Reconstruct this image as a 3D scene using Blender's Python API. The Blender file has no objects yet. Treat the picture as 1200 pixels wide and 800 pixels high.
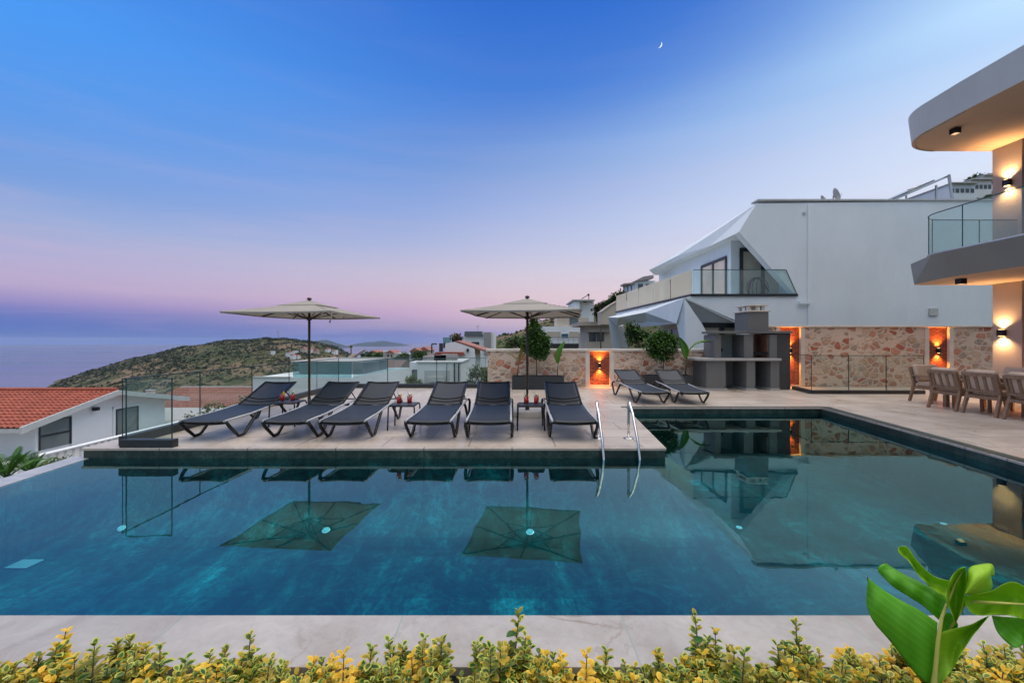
import bpy, bmesh, math, random
from mathutils import Vector, Matrix, noise
R = random.Random(7)
S = bpy.context.scene
COL = S.collection
PI = math.pi
F, CX, CY, H = 510.0, 600.0, 400.0, 1.45

def G(px, py, z=0.0):
    y = F * (H - z) / (py - CY)
    return Vector(((px - CX) / F * y, y, z))

def D(px, py, y):
    return Vector(((px - CX) / F * y, y, H - (py - CY) / F * y))

def lin(r, g, b):
    f = lambda c: (c / 255 / 12.92) if c / 255 <= 0.04045 else ((c / 255 + 0.055) / 1.055) ** 2.4
    return (f(r), f(g), f(b), 1.0)

# ------------------------------------------------------------------ materials
class NT:
    def __init__(s, name):
        s.m = bpy.data.materials.new(name); s.m.use_nodes = True
        s.t = s.m.node_tree; s.t.nodes.clear()
        s.out = s.n('ShaderNodeOutputMaterial')
    def n(s, typ, **kw):
        nd = s.t.nodes.new(typ)
        for k, v in kw.items():
            if k.startswith('i_'):
                nd.inputs[k[2:].replace('_', ' ')].default_value = v
            else:
                setattr(nd, k, v)
        return nd
    def l(s, a, b): s.t.links.new(a, b)
    def math(s, op, a, b=None, clamp=False):
        nd = s.n('ShaderNodeMath', operation=op, use_clamp=clamp)
        for i, v in enumerate((a, b)):
            if v is None: continue
            if isinstance(v, (int, float)): nd.inputs[i].default_value = v
            else: s.l(v, nd.inputs[i])
        return nd.outputs[0]
    def mix(s, fac, a, b, mode='MIX'):
        nd = s.n('ShaderNodeMix', data_type='RGBA', blend_type=mode)
        for key, v in ((0, fac), (6, a), (7, b)):
            if isinstance(v, (int, float)): nd.inputs[key].default_value = v
            elif isinstance(v, (tuple, list)): nd.inputs[key].default_value = tuple(v) if len(v) == 4 else tuple(v) + (1,)
            else: s.l(v, nd.inputs[key])
        return nd.outputs[2]
    def ramp(s, fac, stops, interp='LINEAR'):
        nd = s.n('ShaderNodeValToRGB'); cr = nd.color_ramp; cr.interpolation = interp
        while len(cr.elements) < len(stops): cr.elements.new(0.5)
        for e, (p, c) in zip(cr.elements, stops):
            e.position = p
            e.color = (c, c, c, 1) if isinstance(c, (int, float)) else (tuple(c) if len(c) == 4 else tuple(c) + (1,))
        s.l(fac, nd.inputs[0]); return nd.outputs[0]
    def coord(s, kind='Object', scale=(1, 1, 1), rot=(0, 0, 0), loc=(0, 0, 0)):
        tc = s.n('ShaderNodeTexCoord')
        mp = s.n('ShaderNodeMapping')
        mp.inputs['Scale'].default_value = scale; mp.inputs['Rotation'].default_value = rot; mp.inputs['Location'].default_value = loc
        s.l(tc.outputs[kind], mp.inputs['Vector']); return mp.outputs[0]
    def noise(s, vec, scale, detail=4, rough=0.55, dist=0.0):
        nd = s.n('ShaderNodeTexNoise'); nd.inputs['Scale'].default_value = scale
        nd.inputs['Detail'].default_value = detail; nd.inputs['Roughness'].default_value = rough
        nd.inputs['Distortion'].default_value = dist
        s.l(vec, nd.inputs['Vector']); return nd.outputs['Fac']
    def bump(s, h, strength=0.3, dist=0.01, normal=None):
        nd = s.n('ShaderNodeBump'); nd.inputs['Strength'].default_value = strength; nd.inputs['Distance'].default_value = dist
        s.l(h, nd.inputs['Height'])
        if normal: s.l(normal, nd.inputs['Normal'])
        return nd.outputs[0]
    def fresnel(s, ior, normal=None):
        # same reflectance from both faces of a thin sheet
        fr = s.n('ShaderNodeFresnel'); g = s.n('ShaderNodeNewGeometry')
        s.l(s.math('ADD', s.math('MULTIPLY', g.outputs['Backfacing'], 1.0 / ior - ior), ior), fr.inputs['IOR'])
        if normal: s.l(normal, fr.inputs['Normal'])
        return fr.outputs[0]
    def principled(s, color, rough=0.5, metal=0.0, normal=None, spec=0.5, **kw):
        p = s.n('ShaderNodeBsdfPrincipled')
        for key, v in (('Base Color', color), ('Roughness', rough), ('Metallic', metal), ('Specular IOR Level', spec)):
            if isinstance(v, (int, float)): p.inputs[key].default_value = v
            elif isinstance(v, (tuple, list)): p.inputs[key].default_value = tuple(v) if len(v) == 4 else tuple(v) + (1,)
            else: s.l(v, p.inputs[key])
        if normal: s.l(normal, p.inputs['Normal'])
        for k, v in kw.items(): p.inputs[k.replace('_', ' ')].default_value = v
        s.l(p.outputs[0], s.out.inputs['Surface']); return p

MATS = {}
def simple(name, c, rough=0.6, metal=0.0, var=0.15, scale=3.0, bump=0.0, bscale=60.0, bdist=0.002, coord='Object', spec=0.5):
    if name in MATS: return MATS[name]
    t = NT(name); v = t.coord(coord)
    n = t.noise(v, scale, 5, 0.6)
    lo = tuple(max(0, x * (1 - var)) for x in c); hi = tuple(min(1, x * (1 + var)) for x in c)
    col = t.ramp(n, [(0.3, lo), (0.7, hi)])
    nm = t.bump(t.noise(v, bscale, 4, 0.6), bump, bdist) if bump else None
    t.principled(col, rough, metal, nm, spec)
    MATS[name] = t.m; return t.m

# ------------------------------------------------------------------ meshes
OFF = {}
class MB:
    def __init__(s): s.v = []; s.f = []; s.mi = []; s.sm = []
    def add(s, vs, fs, mi=0, smooth=False):
        b = len(s.v); s.v += [tuple(v) for v in vs]
        for f in fs:
            s.f.append(tuple(i + b for i in f)); s.mi.append(mi); s.sm.append(smooth)
        return s
    def box(s, x0, x1, y0, y1, z0, z1, mi=0):
        vs = [(x0, y0, z0), (x1, y0, z0), (x1, y1, z0), (x0, y1, z0), (x0, y0, z1), (x1, y0, z1), (x1, y1, z1), (x0, y1, z1)]
        return s.add(vs, [(0, 3, 2, 1), (4, 5, 6, 7), (0, 1, 5, 4), (1, 2, 6, 5), (2, 3, 7, 6), (3, 0, 4, 7)], mi)
    def obox(s, c, size, rz=0.0, rx=0.0, ry=0.0, mi=0):
        m = Matrix.Translation(c) @ Matrix.Rotation(rz, 4, 'Z') @ Matrix.Rotation(ry, 4, 'Y') @ Matrix.Rotation(rx, 4, 'X')
        a, b, d = (x / 2 for x in size)
        vs = [m @ Vector(p) for p in ((-a, -b, -d), (a, -b, -d), (a, b, -d), (-a, b, -d), (-a, -b, d), (a, -b, d), (a, b, d), (-a, b, d))]
        return s.add(vs, [(0, 3, 2, 1), (4, 5, 6, 7), (0, 1, 5, 4), (1, 2, 6, 5), (2, 3, 7, 6), (3, 0, 4, 7)], mi)
    def beam(s, p, q, w, h, up=(0, 0, 1), mi=0):
        p, q = Vector(p), Vector(q); d = (q - p).normalized(); u = Vector(up)
        if abs(d.dot(u)) > 0.98: u = Vector((0, 1, 0))
        a = d.cross(u).normalized() * w / 2; b = a.cross(d).normalized() * h / 2
        vs = [p - a - b, p + a - b, p + a + b, p - a + b, q - a - b, q + a - b, q + a + b, q - a + b]
        return s.add(vs, [(0, 1, 2, 3), (7, 6, 5, 4), (0, 4, 5, 1), (1, 5, 6, 2), (2, 6, 7, 3), (3, 7, 4, 0)], mi)
    def prism(s, poly, z0, z1, mi=0):
        n = len(poly)
        ar = sum(poly[i][0] * poly[(i + 1) % n][1] - poly[(i + 1) % n][0] * poly[i][1] for i in range(n))
        if ar < 0: poly = poly[::-1]
        vs = [(p[0], p[1], z0) for p in poly] + [(p[0], p[1], z1) for p in poly]
        fs = [tuple(range(n))[::-1], tuple(range(n, 2 * n))] + [(i, (i + 1) % n, n + (i + 1) % n, n + i) for i in range(n)]
        return s.add(vs, fs, mi)
    def extr(s, pts, vec, mi=0):
        pts = [Vector(p) for p in pts]; n = len(pts); vec = Vector(vec)
        nrm = Vector((0, 0, 0))
        for i in range(n): nrm += pts[i].cross(pts[(i + 1) % n])
        if nrm.dot(vec) > 0: pts = pts[::-1]
        vs = pts + [p + vec for p in pts]
        fs = [tuple(range(n)), tuple(range(n, 2 * n))[::-1]] + [((i + 1) % n, i, n + i, n + (i + 1) % n) for i in range(n)]
        return s.add(vs, fs, mi)
    def tube(s, pts, r, n=8, mi=0, caps=True, smooth=True):
        pts = [Vector(p) for p in pts]; rs = r if isinstance(r, (list, tuple)) else [r] * len(pts)
        vs = []; fs = []; prev = None
        for i, p in enumerate(pts):
            d = (pts[min(i + 1, len(pts) - 1)] - pts[max(i - 1, 0)]).normalized()
            if prev is None:
                u = Vector((0, 0, 1)) if abs(d.z) < 0.9 else Vector((1, 0, 0))
                a = d.cross(u).normalized()
            else:
                a = prev - d * prev.dot(d)
                a = a.normalized() if a.length > 1e-6 else d.orthogonal().normalized()
            prev = a; b = d.cross(a)
            for k in range(n):
                t = 2 * PI * k / n; vs.append(p + (a * math.cos(t) + b * math.sin(t)) * rs[i])
        for i in range(len(pts) - 1):
            for k in range(n):
                fs.append((i * n + k, i * n + (k + 1) % n, (i + 1) * n + (k + 1) % n, (i + 1) * n + k))
        s.add(vs, fs, mi, smooth)
        if caps:
            b0 = len(s.v) - len(vs)
            s.f.append(tuple(b0 + k for k in range(n))[::-1]); s.f.append(tuple(b0 + (len(pts) - 1) * n + k for k in range(n)))
            s.mi += [mi, mi]; s.sm += [False, False]
        return s
    def lathe(s, prof, c=(0, 0, 0), n=16, mi=0, smooth=True, caps=True):
        vs = []; fs = []
        for r, z in prof:
            for k in range(n):
                t = 2 * PI * k / n; vs.append((c[0] + r * math.cos(t), c[1] + r * math.sin(t), c[2] + z))
        m = len(prof)
        for i in range(m - 1):
            for k in range(n):
                fs.append((i * n + k, i * n + (k + 1) % n, (i + 1) * n + (k + 1) % n, (i + 1) * n + k))
        s.add(vs, fs, mi, smooth)
        if caps:
            b0 = len(s.v) - len(vs)
            s.f.append(tuple(b0 + k for k in range(n))[::-1]); s.f.append(tuple(b0 + (m - 1) * n + k for k in range(n)))
            s.mi += [mi, mi]; s.sm += [False, False]
        return s
    def grid(s, fn, nu, nv, mi=0, smooth=True, flip=False):
        vs = [fn(i / nu, j / nv) for j in range(nv + 1) for i in range(nu + 1)]
        w = nu + 1
        fs = [(j * w + i, j * w + i + 1, (j + 1) * w + i + 1, (j + 1) * w + i) for j in range(nv) for i in range(nu)]
        if flip: fs = [f[::-1] for f in fs]
        return s.add(vs, fs, mi, smooth)
    def leaf(s, p, d, up, L, W, mi=0, fold=0.25, mi2=None):
        # pointed leaf folded along its midrib, with a margin band when mi2 is given
        p = Vector(p); d = Vector(d).normalized(); a = d.cross(Vector(up))
        a = a.normalized() if a.length > 1e-4 else d.orthogonal().normalized()
        nrm = a.cross(d)
        prof = [(0, 0), (0.3, 0.42), (0.62, 0.5), (0.86, 0.3), (1.0, 0)]
        pt = lambda t, w: p + d * (t * L) + a * (w * W) + nrm * (abs(w) * W * fold * 2 - t * t * L * 0.18)
        if mi2 is None:
            vs = [pt(0, 0), pt(.35, .46), pt(.75, .42), pt(1, 0), pt(.75, -.42), pt(.35, -.46)]
            return s.add(vs, [(0, 1, 2, 3), (0, 3, 4, 5)], mi, True)
        out = [pt(t, w) for t, w in prof] + [pt(t, -w) for t, w in prof[1:-1][::-1]]
        inn = [pt(.12 + t * .72, w * .58) for t, w in prof] + [pt(.12 + t * .72, -w * .58) for t, w in prof[1:-1][::-1]]
        n = len(out); b = len(s.v); s.v += [tuple(v) for v in out + inn]
        for i in range(n):
            j = (i + 1) % n; s.f.append((b + i, b + j, b + n + j, b + n + i)); s.mi.append(mi2); s.sm.append(True)
        s.f.append((b + n, b + n + 1, b + n + 2, b + n + 3, b + n + 4)); s.f.append((b + n, b + n + 4, b + n + 5, b + n + 6, b + n + 7))
        s.mi += [mi, mi]; s.sm += [True, True]
        return s
    def build(s, name, mats, parent=None, bevel=0.0, seg=2, solid=0.0, weld=False, sub=0):
        off = Vector((0, 0, 0))
        if parent is not None: off = OFF.get(parent.name, Vector((0, 0, 0)))
        me = bpy.data.meshes.new(name)
        me.from_pydata([(v[0] - off[0], v[1] - off[1], v[2] - off[2]) for v in s.v], [], s.f)
        if not isinstance(mats, (list, tuple)): mats = [mats]
        for m in mats: me.materials.append(m)
        me.polygons.foreach_set('material_index', s.mi)
        me.polygons.foreach_set('use_smooth', s.sm)
        me.update()
        o = bpy.data.objects.new(name, me); COL.objects.link(o)
        if parent is not None: o.parent = parent; OFF[o.name] = off
        if solid:
            md = o.modifiers.new('s', 'SOLIDIFY'); md.thickness = solid; md.offset = 0
        if sub:
            md = o.modifiers.new('u', 'SUBSURF'); md.levels = sub; md.render_levels = sub
        if bevel:
            md = o.modifiers.new('b', 'BEVEL'); md.width = bevel; md.segments = seg; md.limit_method = 'ANGLE'; md.angle_limit = math.radians(40)
        return o

def tag(o, label=None, cat=None, group=None, kind=None):
    if label: o['label'] = label
    if cat: o['category'] = cat
    if group: o['group'] = group
    if kind: o['kind'] = kind
    return o
def T(name, label, cat, loc=(0, 0, 0), group=None, rz=0.0):
    o = bpy.data.objects.new(name, None); COL.objects.link(o)
    o.location = loc; o.rotation_euler = (0, 0, rz); o.empty_display_size = 0.2
    OFF[o.name] = Vector(loc)
    return tag(o, label, cat, group)
def struct(name, mb, m, **kw): return tag(mb.build(name, m, **kw), kind='structure')
def dup(o, parent=None):
    c = o.copy(); COL.objects.link(c)
    if parent is not None: c.parent = parent
    for ch in list(o.children): dup(ch, c)
    return c
def place(root, loc, rz=0.0, label=None, group=None, name=None):
    root.location = loc; root.rotation_euler = (0, 0, rz)
    if label: root['label'] = label
    if group: root['group'] = group
    return root
def sst(a, b, x):
    t = max(0.0, min(1.0, (x - a) / (b - a))); return t * t * (3 - 2 * t)
def interp(tab, x):
    if x <= tab[0][0]: return tab[0][1]
    for (a, p), (b, q) in zip(tab, tab[1:]):
        if x <= b: return p + (q - p) * (x - a) / (b - a)
    return tab[-1][1]
def rdir(r=R):
    while True:
        v = Vector((r.uniform(-1, 1), r.uniform(-1, 1), r.uniform(-1, 1)))
        if 0.05 < v.length < 1: return v.normalized()
# ---- stone paving: slabs with joints, veins and blotches (world-size coordinates)
def paving(name, base, joint, bw, bh, rot=0.0, rough=0.32, vein=0.5, jw=0.006):
    t = NT(name); v = t.coord('Object', rot=(0, 0, rot))
    br = t.n('ShaderNodeTexBrick', offset=0.5)
    for k, x in (('Scale', 1.0), ('Mortar Size', jw), ('Mortar Smooth', 0.2), ('Brick Width', bw), ('Row Height', bh), ('Bias', 0.0)): br.inputs[k].default_value = x
    br.inputs['Color1'].default_value = (0.35, 0.35, 0.35, 1); br.inputs['Color2'].default_value = (0.65, 0.65, 0.65, 1); br.inputs['Mortar'].default_value = (0.5, 0.5, 0.5, 1)
    t.l(v, br.inputs['Vector'])
    n1 = t.noise(v, 1.3, 6, 0.62, 0.6); n2 = t.noise(v, 9.0, 6, 0.7, 1.2); n3 = t.noise(v, 0.55, 3, 0.5)
    c = t.ramp(n1, [(0.28, tuple(x * k for x, k in zip(base, (0.86, 0.80, 0.74)))), (0.5, base), (0.74, tuple(min(1, x * 1.16) for x in base))])
    c = t.mix(0.22, c, t.ramp(n2, [(0.35, (0.34, 0.27, 0.21)), (0.62, (0.85, 0.82, 0.78))]), 'SOFT_LIGHT')
    c = t.mix(0.45, c, br.outputs['Color'], 'SOFT_LIGHT')
    st = t.ramp(t.noise(v, 0.8, 7, 0.72, 0.8), [(0.52, 0.0), (0.68, 0.22)])
    c = t.mix(st, c, tuple(x * .62 for x in base))
    # thin rusty veins
    w = t.math('ABSOLUTE', t.math('SUBTRACT', t.noise(v, 0.9, 7, 0.62, 1.6), 0.5))
    vm = t.math('MULTIPLY', t.ramp(w, [(0.0, 1.0), (0.018, 0.0)]), t.ramp(n3, [(0.45, 0.0), (0.62, vein)]))
    c = t.mix(vm, c, (base[0] * .55, base[1] * .42, base[2] * .32, 1))
    c = t.mix(br.outputs['Fac'], c, joint)
    h = t.math('SUBTRACT', t.math('MULTIPLY', n2, 0.12), br.outputs['Fac'])
    r = t.ramp(n1, [(0.3, rough * 0.75), (0.7, rough * 1.35)])
    t.principled(c, r, 0, t.bump(h, 0.35, 0.003)); return t.m
M_DECK = paving('travertine_paving', (0.455, 0.405, 0.355), (0.20, 0.175, 0.15), 1.2, 0.6, 0.0, 0.34, 0.5, 0.009)
M_COPE = paving('marble_coping', (0.38, 0.365, 0.345), (0.27, 0.33, 0.30), 1.25, 4.0, 0.0, 0.38, 0.8, 0.004)
M_CAST = simple('pale_cast_stone', (0.62, 0.57, 0.50), 0.6, var=0.12, bump=0.2)

def pool_tile(name, dark, light, contrast=True):
    t = NT(name); v = t.coord('Object', rot=(0, 0, 0.0))
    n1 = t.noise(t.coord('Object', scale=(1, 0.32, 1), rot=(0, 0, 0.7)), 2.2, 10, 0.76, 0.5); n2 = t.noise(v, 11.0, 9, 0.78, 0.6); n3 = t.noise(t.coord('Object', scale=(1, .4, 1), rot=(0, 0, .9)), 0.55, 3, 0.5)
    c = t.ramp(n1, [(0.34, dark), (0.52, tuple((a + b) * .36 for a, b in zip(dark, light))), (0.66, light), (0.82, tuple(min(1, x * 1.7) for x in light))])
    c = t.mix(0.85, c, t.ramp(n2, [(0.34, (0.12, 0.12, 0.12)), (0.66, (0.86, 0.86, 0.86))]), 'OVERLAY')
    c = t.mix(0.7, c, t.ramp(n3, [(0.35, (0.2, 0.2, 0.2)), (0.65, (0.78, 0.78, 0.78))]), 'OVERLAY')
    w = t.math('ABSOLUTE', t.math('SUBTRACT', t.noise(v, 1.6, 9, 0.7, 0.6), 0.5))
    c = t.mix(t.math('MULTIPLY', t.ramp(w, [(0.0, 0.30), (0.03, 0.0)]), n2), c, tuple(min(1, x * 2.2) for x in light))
    br = t.n('ShaderNodeTexBrick', offset=0.5)
    for k, x in (('Scale', 1.0), ('Mortar Size', 0.007), ('Brick Width', 1.2), ('Row Height', 0.6)): br.inputs[k].default_value = x
    br.inputs['Color1'].default_value = (0.38, 0.38, 0.38, 1); br.inputs['Color2'].default_value = (0.66, 0.66, 0.66, 1); br.inputs['Mortar'].default_value = (0.22, 0.22, 0.22, 1)
    t.l(v, br.inputs['Vector'])
    c = t.mix(0.85, c, br.outputs['Color'], 'OVERLAY')
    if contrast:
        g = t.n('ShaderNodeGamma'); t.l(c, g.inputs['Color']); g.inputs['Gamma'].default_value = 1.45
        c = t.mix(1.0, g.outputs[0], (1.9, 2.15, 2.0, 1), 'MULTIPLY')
    t.principled(c, 0.4); return t.m
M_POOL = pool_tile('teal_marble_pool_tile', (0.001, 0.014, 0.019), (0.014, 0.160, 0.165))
M_EDGE = pool_tile('dark_green_pool_edge_stone', (0.010, 0.022, 0.021), (0.050, 0.085, 0.070), False)
M_OVER = simple('wet_overflow_stone', (0.36, 0.37, 0.37), 0.25, var=0.2, scale=4, bump=0.15, bscale=20)

def water_mat():
    t = NT('pool_water'); v = t.coord('Object')
    h = t.math('ADD', t.math('MULTIPLY', t.noise(v, 2.2, 2, 0.5), 1.0), t.math('MULTIPLY', t.noise(v, 9.0, 2, 0.5), 0.08))
    nm = t.bump(h, 0.10, 0.010)
    fr = t.fresnel(1.88, nm)
    tr = t.n('ShaderNodeBsdfTransparent'); tr.inputs['Color'].default_value = (0.40, 0.88, 0.95, 1)
    gl = t.n('ShaderNodeBsdfGlossy', i_Roughness=0.0); gl.inputs['Color'].default_value = (.64, 1, .95, 1); t.l(nm, gl.inputs['Normal'])
    mx = t.n('ShaderNodeMixShader'); t.l(fr, mx.inputs[0]); t.l(tr.outputs[0], mx.inputs[1]); t.l(gl.outputs[0], mx.inputs[2])
    t.l(mx.outputs[0], t.out.inputs['Surface']); return t.m
M_WATER = water_mat()

def glass_mat(name, tint, ior=1.45, rough=0.0, film=0.0, filmc=(0.8, 0.75, 0.65, 1)):
    t = NT(name)
    fr = t.fresnel(ior)
    tr = t.n('ShaderNodeBsdfTransparent'); tr.inputs['Color'].default_value = tint
    gl = t.n('ShaderNodeBsdfGlossy', i_Roughness=rough)
    a = tr.outputs[0]
    if film:
        df = t.n('ShaderNodeBsdfDiffuse'); df.inputs['Color'].default_value = filmc
        m0 = t.n('ShaderNodeMixShader'); m0.inputs[0].default_value = film; t.l(a, m0.inputs[1]); t.l(df.outputs[0], m0.inputs[2]); a = m0.outputs[0]
    mx = t.n('ShaderNodeMixShader'); t.l(fr, mx.inputs[0]); t.l(a, mx.inputs[1]); t.l(gl.outputs[0], mx.inputs[2])
    t.l(mx.outputs[0], t.out.inputs['Surface']); return t.m
M_GLASS = glass_mat('clear_fence_glass', (0.86, 0.94, 0.92, 1), 1.4, 0.0, 0.05, (0.6, 0.75, 0.75, 1))
M_GLASS_E = simple('green_glass_edge', (0.02, 0.06, 0.055), 0.15, var=0.05)
M_GLASS_B = glass_mat('balcony_glass', (0.80, 0.92, 0.90, 1), 1.4, 0.0, 0.14, (0.66, 0.80, 0.80, 1))
M_GLASS_F = glass_mat('bronze_frosted_glass', (0.85, 0.80, 0.70, 1), 1.3, 0.05, 0.80, (1.0, 0.90, 0.62, 1))
M_GLASS_T = glass_mat('teal_tinted_glass', (0.35, 0.62, 0.66, 1), 1.35, 0.0, 0.35, (0.10, 0.26, 0.30, 1))
M_GLASS_R = glass_mat('blue_railing_glass', (0.55, 0.72, 0.78, 1), 1.35, 0.0, 0.15, (0.12, 0.22, 0.28, 1))
M_DRINK_GLASS = glass_mat('drinking_glass', (0.96, 0.97, 0.97, 1), 1.3)
def window_mat(name, c, rough=0.05, spec=0.8, metal=0.0):
    t = NT(name); v = t.coord('Object')
    col = t.ramp(t.noise(v, 0.8, 2, 0.5), [(0.35, tuple(x * 0.7 for x in c)), (0.7, c)])
    t.principled(col, rough, metal, None, spec); return t.m
M_WIN = window_mat('dark_window_glass', (0.035, 0.05, 0.06))
M_WIN_G = window_mat('grey_shuttered_glass', (0.14, 0.18, 0.19), 0.12)
M_WIN_B = window_mat('curtained_window_glass', (0.78, 0.73, 0.58), 0.08, .8, .5)

M_WHITE = simple('white_render', (0.72, 0.74, 0.75), 0.8, var=0.035, scale=0.7, bump=0.12, bscale=40)
def render_wall(name, c, var=0.06):
    t = NT(name); v = t.coord('Object')
    n1 = t.noise(v, 0.35, 5, 0.6); n2 = t.noise(t.coord('Object', scale=(1.3, 1.3, 0.5)), 0.8, 7, 0.7)
    n = t.math('ADD', t.math('MULTIPLY', n1, 0.5), t.math('MULTIPLY', n2, 0.5))
    col = t.ramp(n, [(0.36, tuple(x * (1 - var) for x in c)), (0.6, tuple(min(1, x * (1 + var * .5)) for x in c))])
    s1 = t.noise(t.coord('Object', scale=(3.2, 3.2, 0.16)), 1.6, 6, 0.7); s2 = t.noise(v, 0.45, 3, 0.5)
    col = t.mix(t.math('MULTIPLY', t.ramp(s1, [(0.56, 0.0), (0.72, 0.26)]), t.ramp(s2, [(0.42, 0.0), (0.62, 1.0)])), col, tuple(x * .55 for x in c))
    t.principled(col, 0.82, 0, t.bump(t.noise(v, 35, 5, 0.6), 0.12, 0.004)); return t.m
M_HOUSE = render_wall('weathered_white_render', (0.70, 0.77, 0.81), .07)
M_PLASTER = render_wall('grey_plaster', (0.26, 0.285, 0.27), 0.10)
M_PLASTER2 = render_wall('pale_grey_plaster', (0.52, 0.555, 0.55), 0.10)
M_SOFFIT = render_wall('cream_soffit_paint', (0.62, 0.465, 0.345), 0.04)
M_COLUMN = render_wall('warm_grey_render', (0.40, 0.345, 0.305), 0.05)
M_BEIGE = render_wall('beige_render', (0.50, 0.43, 0.35), 0.1)
M_GREYB = render_wall('grey_block_render', (0.30, 0.29, 0.29), 0.1)
M_CONC = render_wall('dark_grey_concrete_paint', (0.15, 0.152, 0.15), 0.12)
M_CONC2 = render_wall('light_grey_concrete', (0.38, 0.375, 0.37), 0.1)
M_DARK = simple('anthracite_metal', (0.022, 0.026, 0.03), 0.42, 0.0, var=0.15)
M_BLACK = simple('black_metal', (0.010, 0.011, 0.012), 0.35, 0.3, var=0.1)
M_FRAME = simple('dark_window_frame', (0.018, 0.024, 0.028), 0.4, 0.0, var=0.1)
M_RAIL = simple('pale_grey_rail', (0.45, 0.47, 0.49), 0.4, var=0.06)
M_STEEL = simple('polished_steel', (0.62, 0.62, 0.62), 0.16, 1.0, var=0.06)
M_GALV = simple('galvanised_steel', (0.42, 0.43, 0.44), 0.35, 0.8, var=0.12)
M_BRONZE = simple('bronze_pole', (0.07, 0.05, 0.038), 0.45, 0.2, var=0.15)
M_FASC = simple('grey_fascia_paint', (0.46, 0.48, 0.47), 0.6, var=0.06)
M_LEDWHITE = simple('white_lens', (0.75, 0.85, 0.88), 0.3, var=0.03)
def weave(name, c, sc=420, rough=0.75):
    t = NT(name); v = t.coord('Object')
    wx = t.n('ShaderNodeTexWave', wave_type='BANDS', bands_direction='X'); wy = t.n('ShaderNodeTexWave', wave_type='BANDS', bands_direction='Y')
    for w in (wx, wy): w.inputs['Scale'].default_value = sc / 20; t.l(v, w.inputs['Vector'])
    h = t.math('MULTIPLY', wx.outputs['Fac'], wy.outputs['Fac'])
    n = t.noise(v, 2.5, 4, 0.6)
    col = t.ramp(n, [(0.3, tuple(x * .78 for x in c)), (0.7, tuple(x * 1.2 for x in c))])
    t.principled(col, rough, 0, t.bump(h, 0.25, 0.002)); return t.m
M_SLING = weave('dark_blue_grey_sling', (0.008, 0.014, 0.020), 420, 0.48)
def canvas():
    t = NT('off_white_canvas'); v = t.coord('Object')
    n = t.noise(v, 1.6, 5, 0.6)
    col = t.ramp(n, [(0.3, (0.48, 0.455, 0.42)), (0.7, (0.56, 0.53, 0.485))])
    df = t.n('ShaderNodeBsdfDiffuse'); tl = t.n('ShaderNodeBsdfTranslucent'); t.l(col, df.inputs['Color']); t.l(col, tl.inputs['Color'])
    nm = t.bump(t.noise(v, 6, 3, 0.5), 0.2, 0.01); t.l(nm, df.inputs['Normal'])
    mx = t.n('ShaderNodeMixShader'); mx.inputs[0].default_value = 0.42; t.l(df.outputs[0], mx.inputs[1]); t.l(tl.outputs[0], mx.inputs[2])
    t.l(mx.outputs[0], t.out.inputs['Surface']); return t.m
M_CANVAS = canvas()
M_CUSHION = weave('sand_cushion_fabric', (0.50, 0.37, 0.27), 500, 0.85)
def wood(name, c):
    t = NT(name); v = t.coord('Object', scale=(6, 6, 1.2))
    n = t.noise(v, 5, 6, 0.65, 1.0)
    col = t.ramp(n, [(0.3, tuple(x * .65 for x in c)), (0.7, tuple(x * 1.3 for x in c))])
    t.principled(col, 0.6, 0, t.bump(n, 0.2, 0.003)); return t.m
M_WOOD = wood('weathered_teak', (0.23, 0.14, 0.085))
M_TOP = wood('pale_table_top', (0.50, 0.40, 0.32))

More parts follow.
